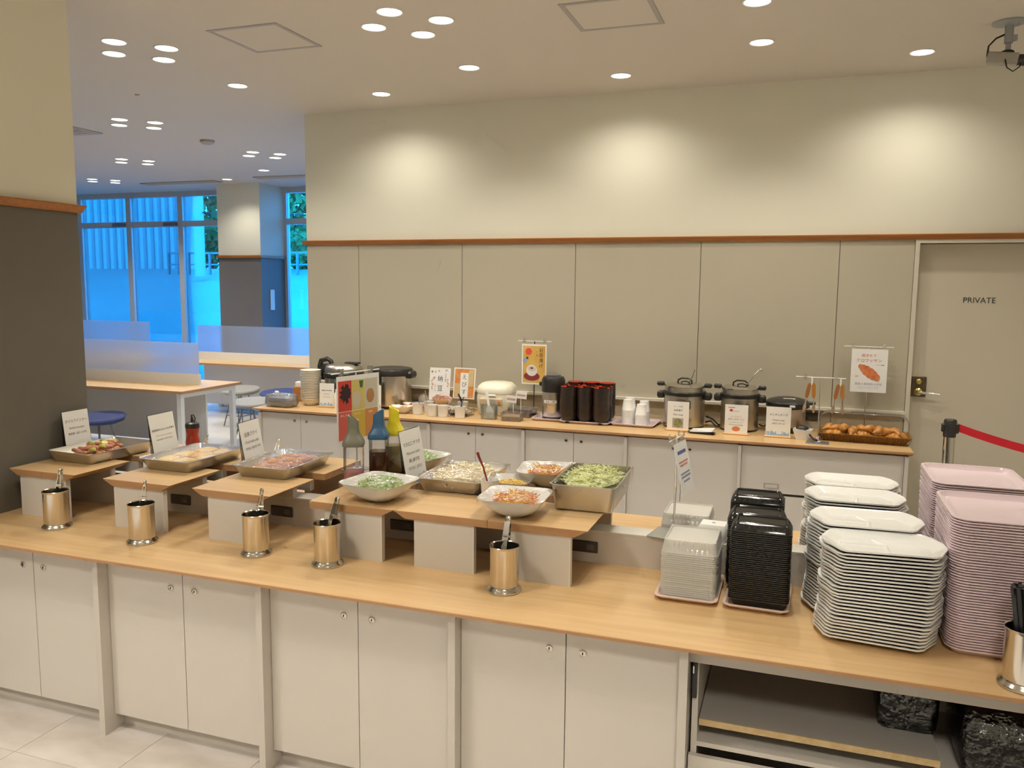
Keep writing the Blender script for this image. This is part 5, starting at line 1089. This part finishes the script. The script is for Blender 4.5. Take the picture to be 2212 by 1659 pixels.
hd.loft([[(x, .115, z) for x, z in pr], [(x, .245, z) for x, z in pr]], False, False, False); hd.quad(*[(x, .245, z) for x, z in pr])
t = thing('pastry_hood', 'clear acrylic hood standing open behind the croissants', 'hood', (.428, 5.80, ZB), R(-3)); part('hood', hd, M_ACRYL, t, 30); part('rim', B().tube([(x, .115, z) for x, z in pr], .003, 6), film('hood_edge', (.75, .74, .72, 1), .12, .1, base=((.7, .68, .62, 1), .25)), t, 60); part('top_ledge', rbox(-.08, .13, .160, .08, .17, .170, .004), M_ACRYL, t)
# croissant poster
clip_stand('clip_stand', .452, 6.10, ZB, -2, .600, .315, 'slim clip stand holding the croissant poster', (.10, .08), M_LEGM)
po = thing('croissant_poster', 'white poster with a large orange croissant picture', 'poster', (.460, 6.092, ZB), R(-2)); Z0, Z1, W_ = .288, .585, .228
part('sheet', B().box(-W_ / 2, -.002, Z0, W_ / 2, -.001, Z1), M_PAPER, po); M_PR = mat('poster_orange_ink', (.62, .16, .10, 1), .7)
lettering('焼きたて', .024, M_PR, po, -.003, Z1 - .046, -.0028); lettering('クロワッサン', .027, M_PR, po, -.003, Z1 - .080, -.0028); lettering('ザクザク食感', .009, M_INKG, po, .068, Z1 - .108, -.0028); lettering('AM', .014, M_PR, po, -.075, Z0 + .108, -.0028)
lettering('国産小麦使用の本格', .019, mat('lilac_ink', (.42, .42, .66, 1), .8), po, 0, Z0 + .056, -.0028); lettering('クロワッサンです', .017, mat('teal_ink', (.40, .50, .52, 1), .8), po, 0, Z0 + .030, -.0028)
M_CP = mat('croissant_print', (.60, .12, .04, 1), .7, noise=((26, 26, 26), (.72, .30, .12, 1), .9, 4)); cx0, cz0 = 0, Z0 + .135
for k, (u, rr1) in enumerate(((-.95, .016), (-.62, .026), (-.25, .034), (.15, .036), (.52, .032), (.88, .024))):
    part('croissant_print', blob(cx0 + u * .058, cz0 - u * .040 + .004, rr1 * .85, rr1, 18, .04, -.0022 - .0004 * k, k), M_CP, po)

# ------------------------------------------------------------------ belt barrier by the door
t = thing('barrier_post', 'chrome barrier post with black head by the private door', 'barrier post', (.885, 5.50, 0))
part('base', L3(B(), [(.16, 0), (.16, .012), (.04, .03)], 28), M_BLACKPL, t, 40); part('pole', L3(B(), [(.032, .02), (.032, .93)], 20), M_STEEL, t, 40)
part('head', L3(B(), [(.034, .90), (.036, .905), (.036, 1.0), (.030, 1.008), (.001, 1.009)], 20), M_BLACKGL, t, 40); part('belt_slot', rbox(.025, -.022, .925, .046, .022, .985, .004), M_BLACKPL, t); part('belt_clip', rbox(-.046, -.018, .93, -.03, .018, .98, .004), M_BLACKPL, t)
bb = B(); pts = []
for i in range(15):
    u = i / 14; pts.append((.925 + u * 1.3, 5.49 - u * .35, .985 - .42 * u + .30 * u * u - .045 * 0))
bb.loft([[(x, y, z) for x, y, z in pts], [(x, y, z - .048) for x, y, z in pts]], False, False, False)
k = len(bb.v); bb.loft([[(x, y + .0015, z) for x, y, z in pts], [(x, y + .0015, z - .048) for x, y, z in pts]], False, False, False)
solo('barrier_belt', bb, M_RED, 'red retractable belt stretched right from the barrier post', 'belt')

# ================================================================== FAR SEATING AREA
def bench_table(x0, x1, y0, y1, label, by, acr=True, acr_x1=None, acr_top=1.17):
    t = thing('dining_table', label, 'table', (0, 0, 0), group='shared tables')
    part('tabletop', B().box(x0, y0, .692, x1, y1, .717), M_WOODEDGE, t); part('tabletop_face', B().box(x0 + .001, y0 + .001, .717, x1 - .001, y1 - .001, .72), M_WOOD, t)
    for lx, ly in ((x1 - .10, y0 + .04), (x1 - .10, y1 - .09), (x0 + .05, y0 + .04), (x0 + .05, y1 - .09)): part('leg', B().box(lx, ly, 0, lx + .05, ly + .05, .692), M_WHITEM, t)
    part('leg_rail', B().box(x1 - .10, y0 + .09, .645, x1 - .05, y1 - .09, .692), M_WHITEM, t)
    part('modesty_panel', B().box(x0 + .1, by - .01, .10, x1 - .14, by + .01, .692), M_WHITEM, t)
    part('low_divider', B().box(x0, by - .012, .72, acr_x1, by + .012, .83), M_WHITEM, t)
    part('frosted_screen', B().box(x0, by - .003, .83, acr_x1 - .01, by + .003, acr_top), M_FROST, t)
bench_table(-9.6, -5.72, 6.50, 7.42, 'shared oak-top table with frosted screen beyond the left pillar', 7.02, acr_x1=-5.93, acr_top=1.16)
bench_table(-8.02, -4.5, 9.02, 9.90, 'shared oak-top table with frosted screen near the far column', 9.47, acr_x1=-4.7, acr_top=1.20)
bench_table(-12.0, -8.43, 8.75, 9.55, 'shared table with frosted screen at the far left windows', 9.05, acr_x1=-8.46, acr_top=1.25)
def stool(x, y, m_, label, rot=0, back=False):
    t = thing('round_stool', label, 'stool', (x, y, 0), R(rot), 'stools in the far seating area')
    part('seat', B().loft([[(1.05 * r_ * math.cos(a), r_ * math.sin(a), z + .02 * (math.sin(a) if z > .44 else 0)) for a in [2 * math.pi * i / 24 for i in range(24)]] for r_, z in ((.10, .395), (.17, .402), (.225, .425), (.245, .455), (.235, .470), (.18, .462), (.05, .455))]), m_, t, 60)
    b = B()
    for a in (45, 135, 225, 315):
        c, s = math.cos(R(a)), math.sin(R(a)); part('leg', B().tube([(.10 * c, .10 * s, .40), (.20 * c, .20 * s, .008)], .0075, 6), M_LEGM, t, 60)
    ring = [(.165 * math.cos(R(a)), .165 * math.sin(R(a)), .14) for a in (45, 135, 225, 315, 405)]; part('foot_rail', B().tube(ring, .006, 6), M_LEGM, t)
stool(-6.50, 6.22, M_BLUEF, 'navy stool in front of the nearest shared table'); stool(-6.62, 8.55, M_GREYF, 'pale grey stool between the two shared tables, facing the far one')
stool(-5.98, 8.50, M_BLUEF, 'navy stool just left of the back counter'); stool(-5.80, 7.70, M_GREYF, 'pale grey stool behind the nearest shared table'); stool(-7.9, 6.2, M_BLUEF, 'navy stool hidden behind the left pillar')
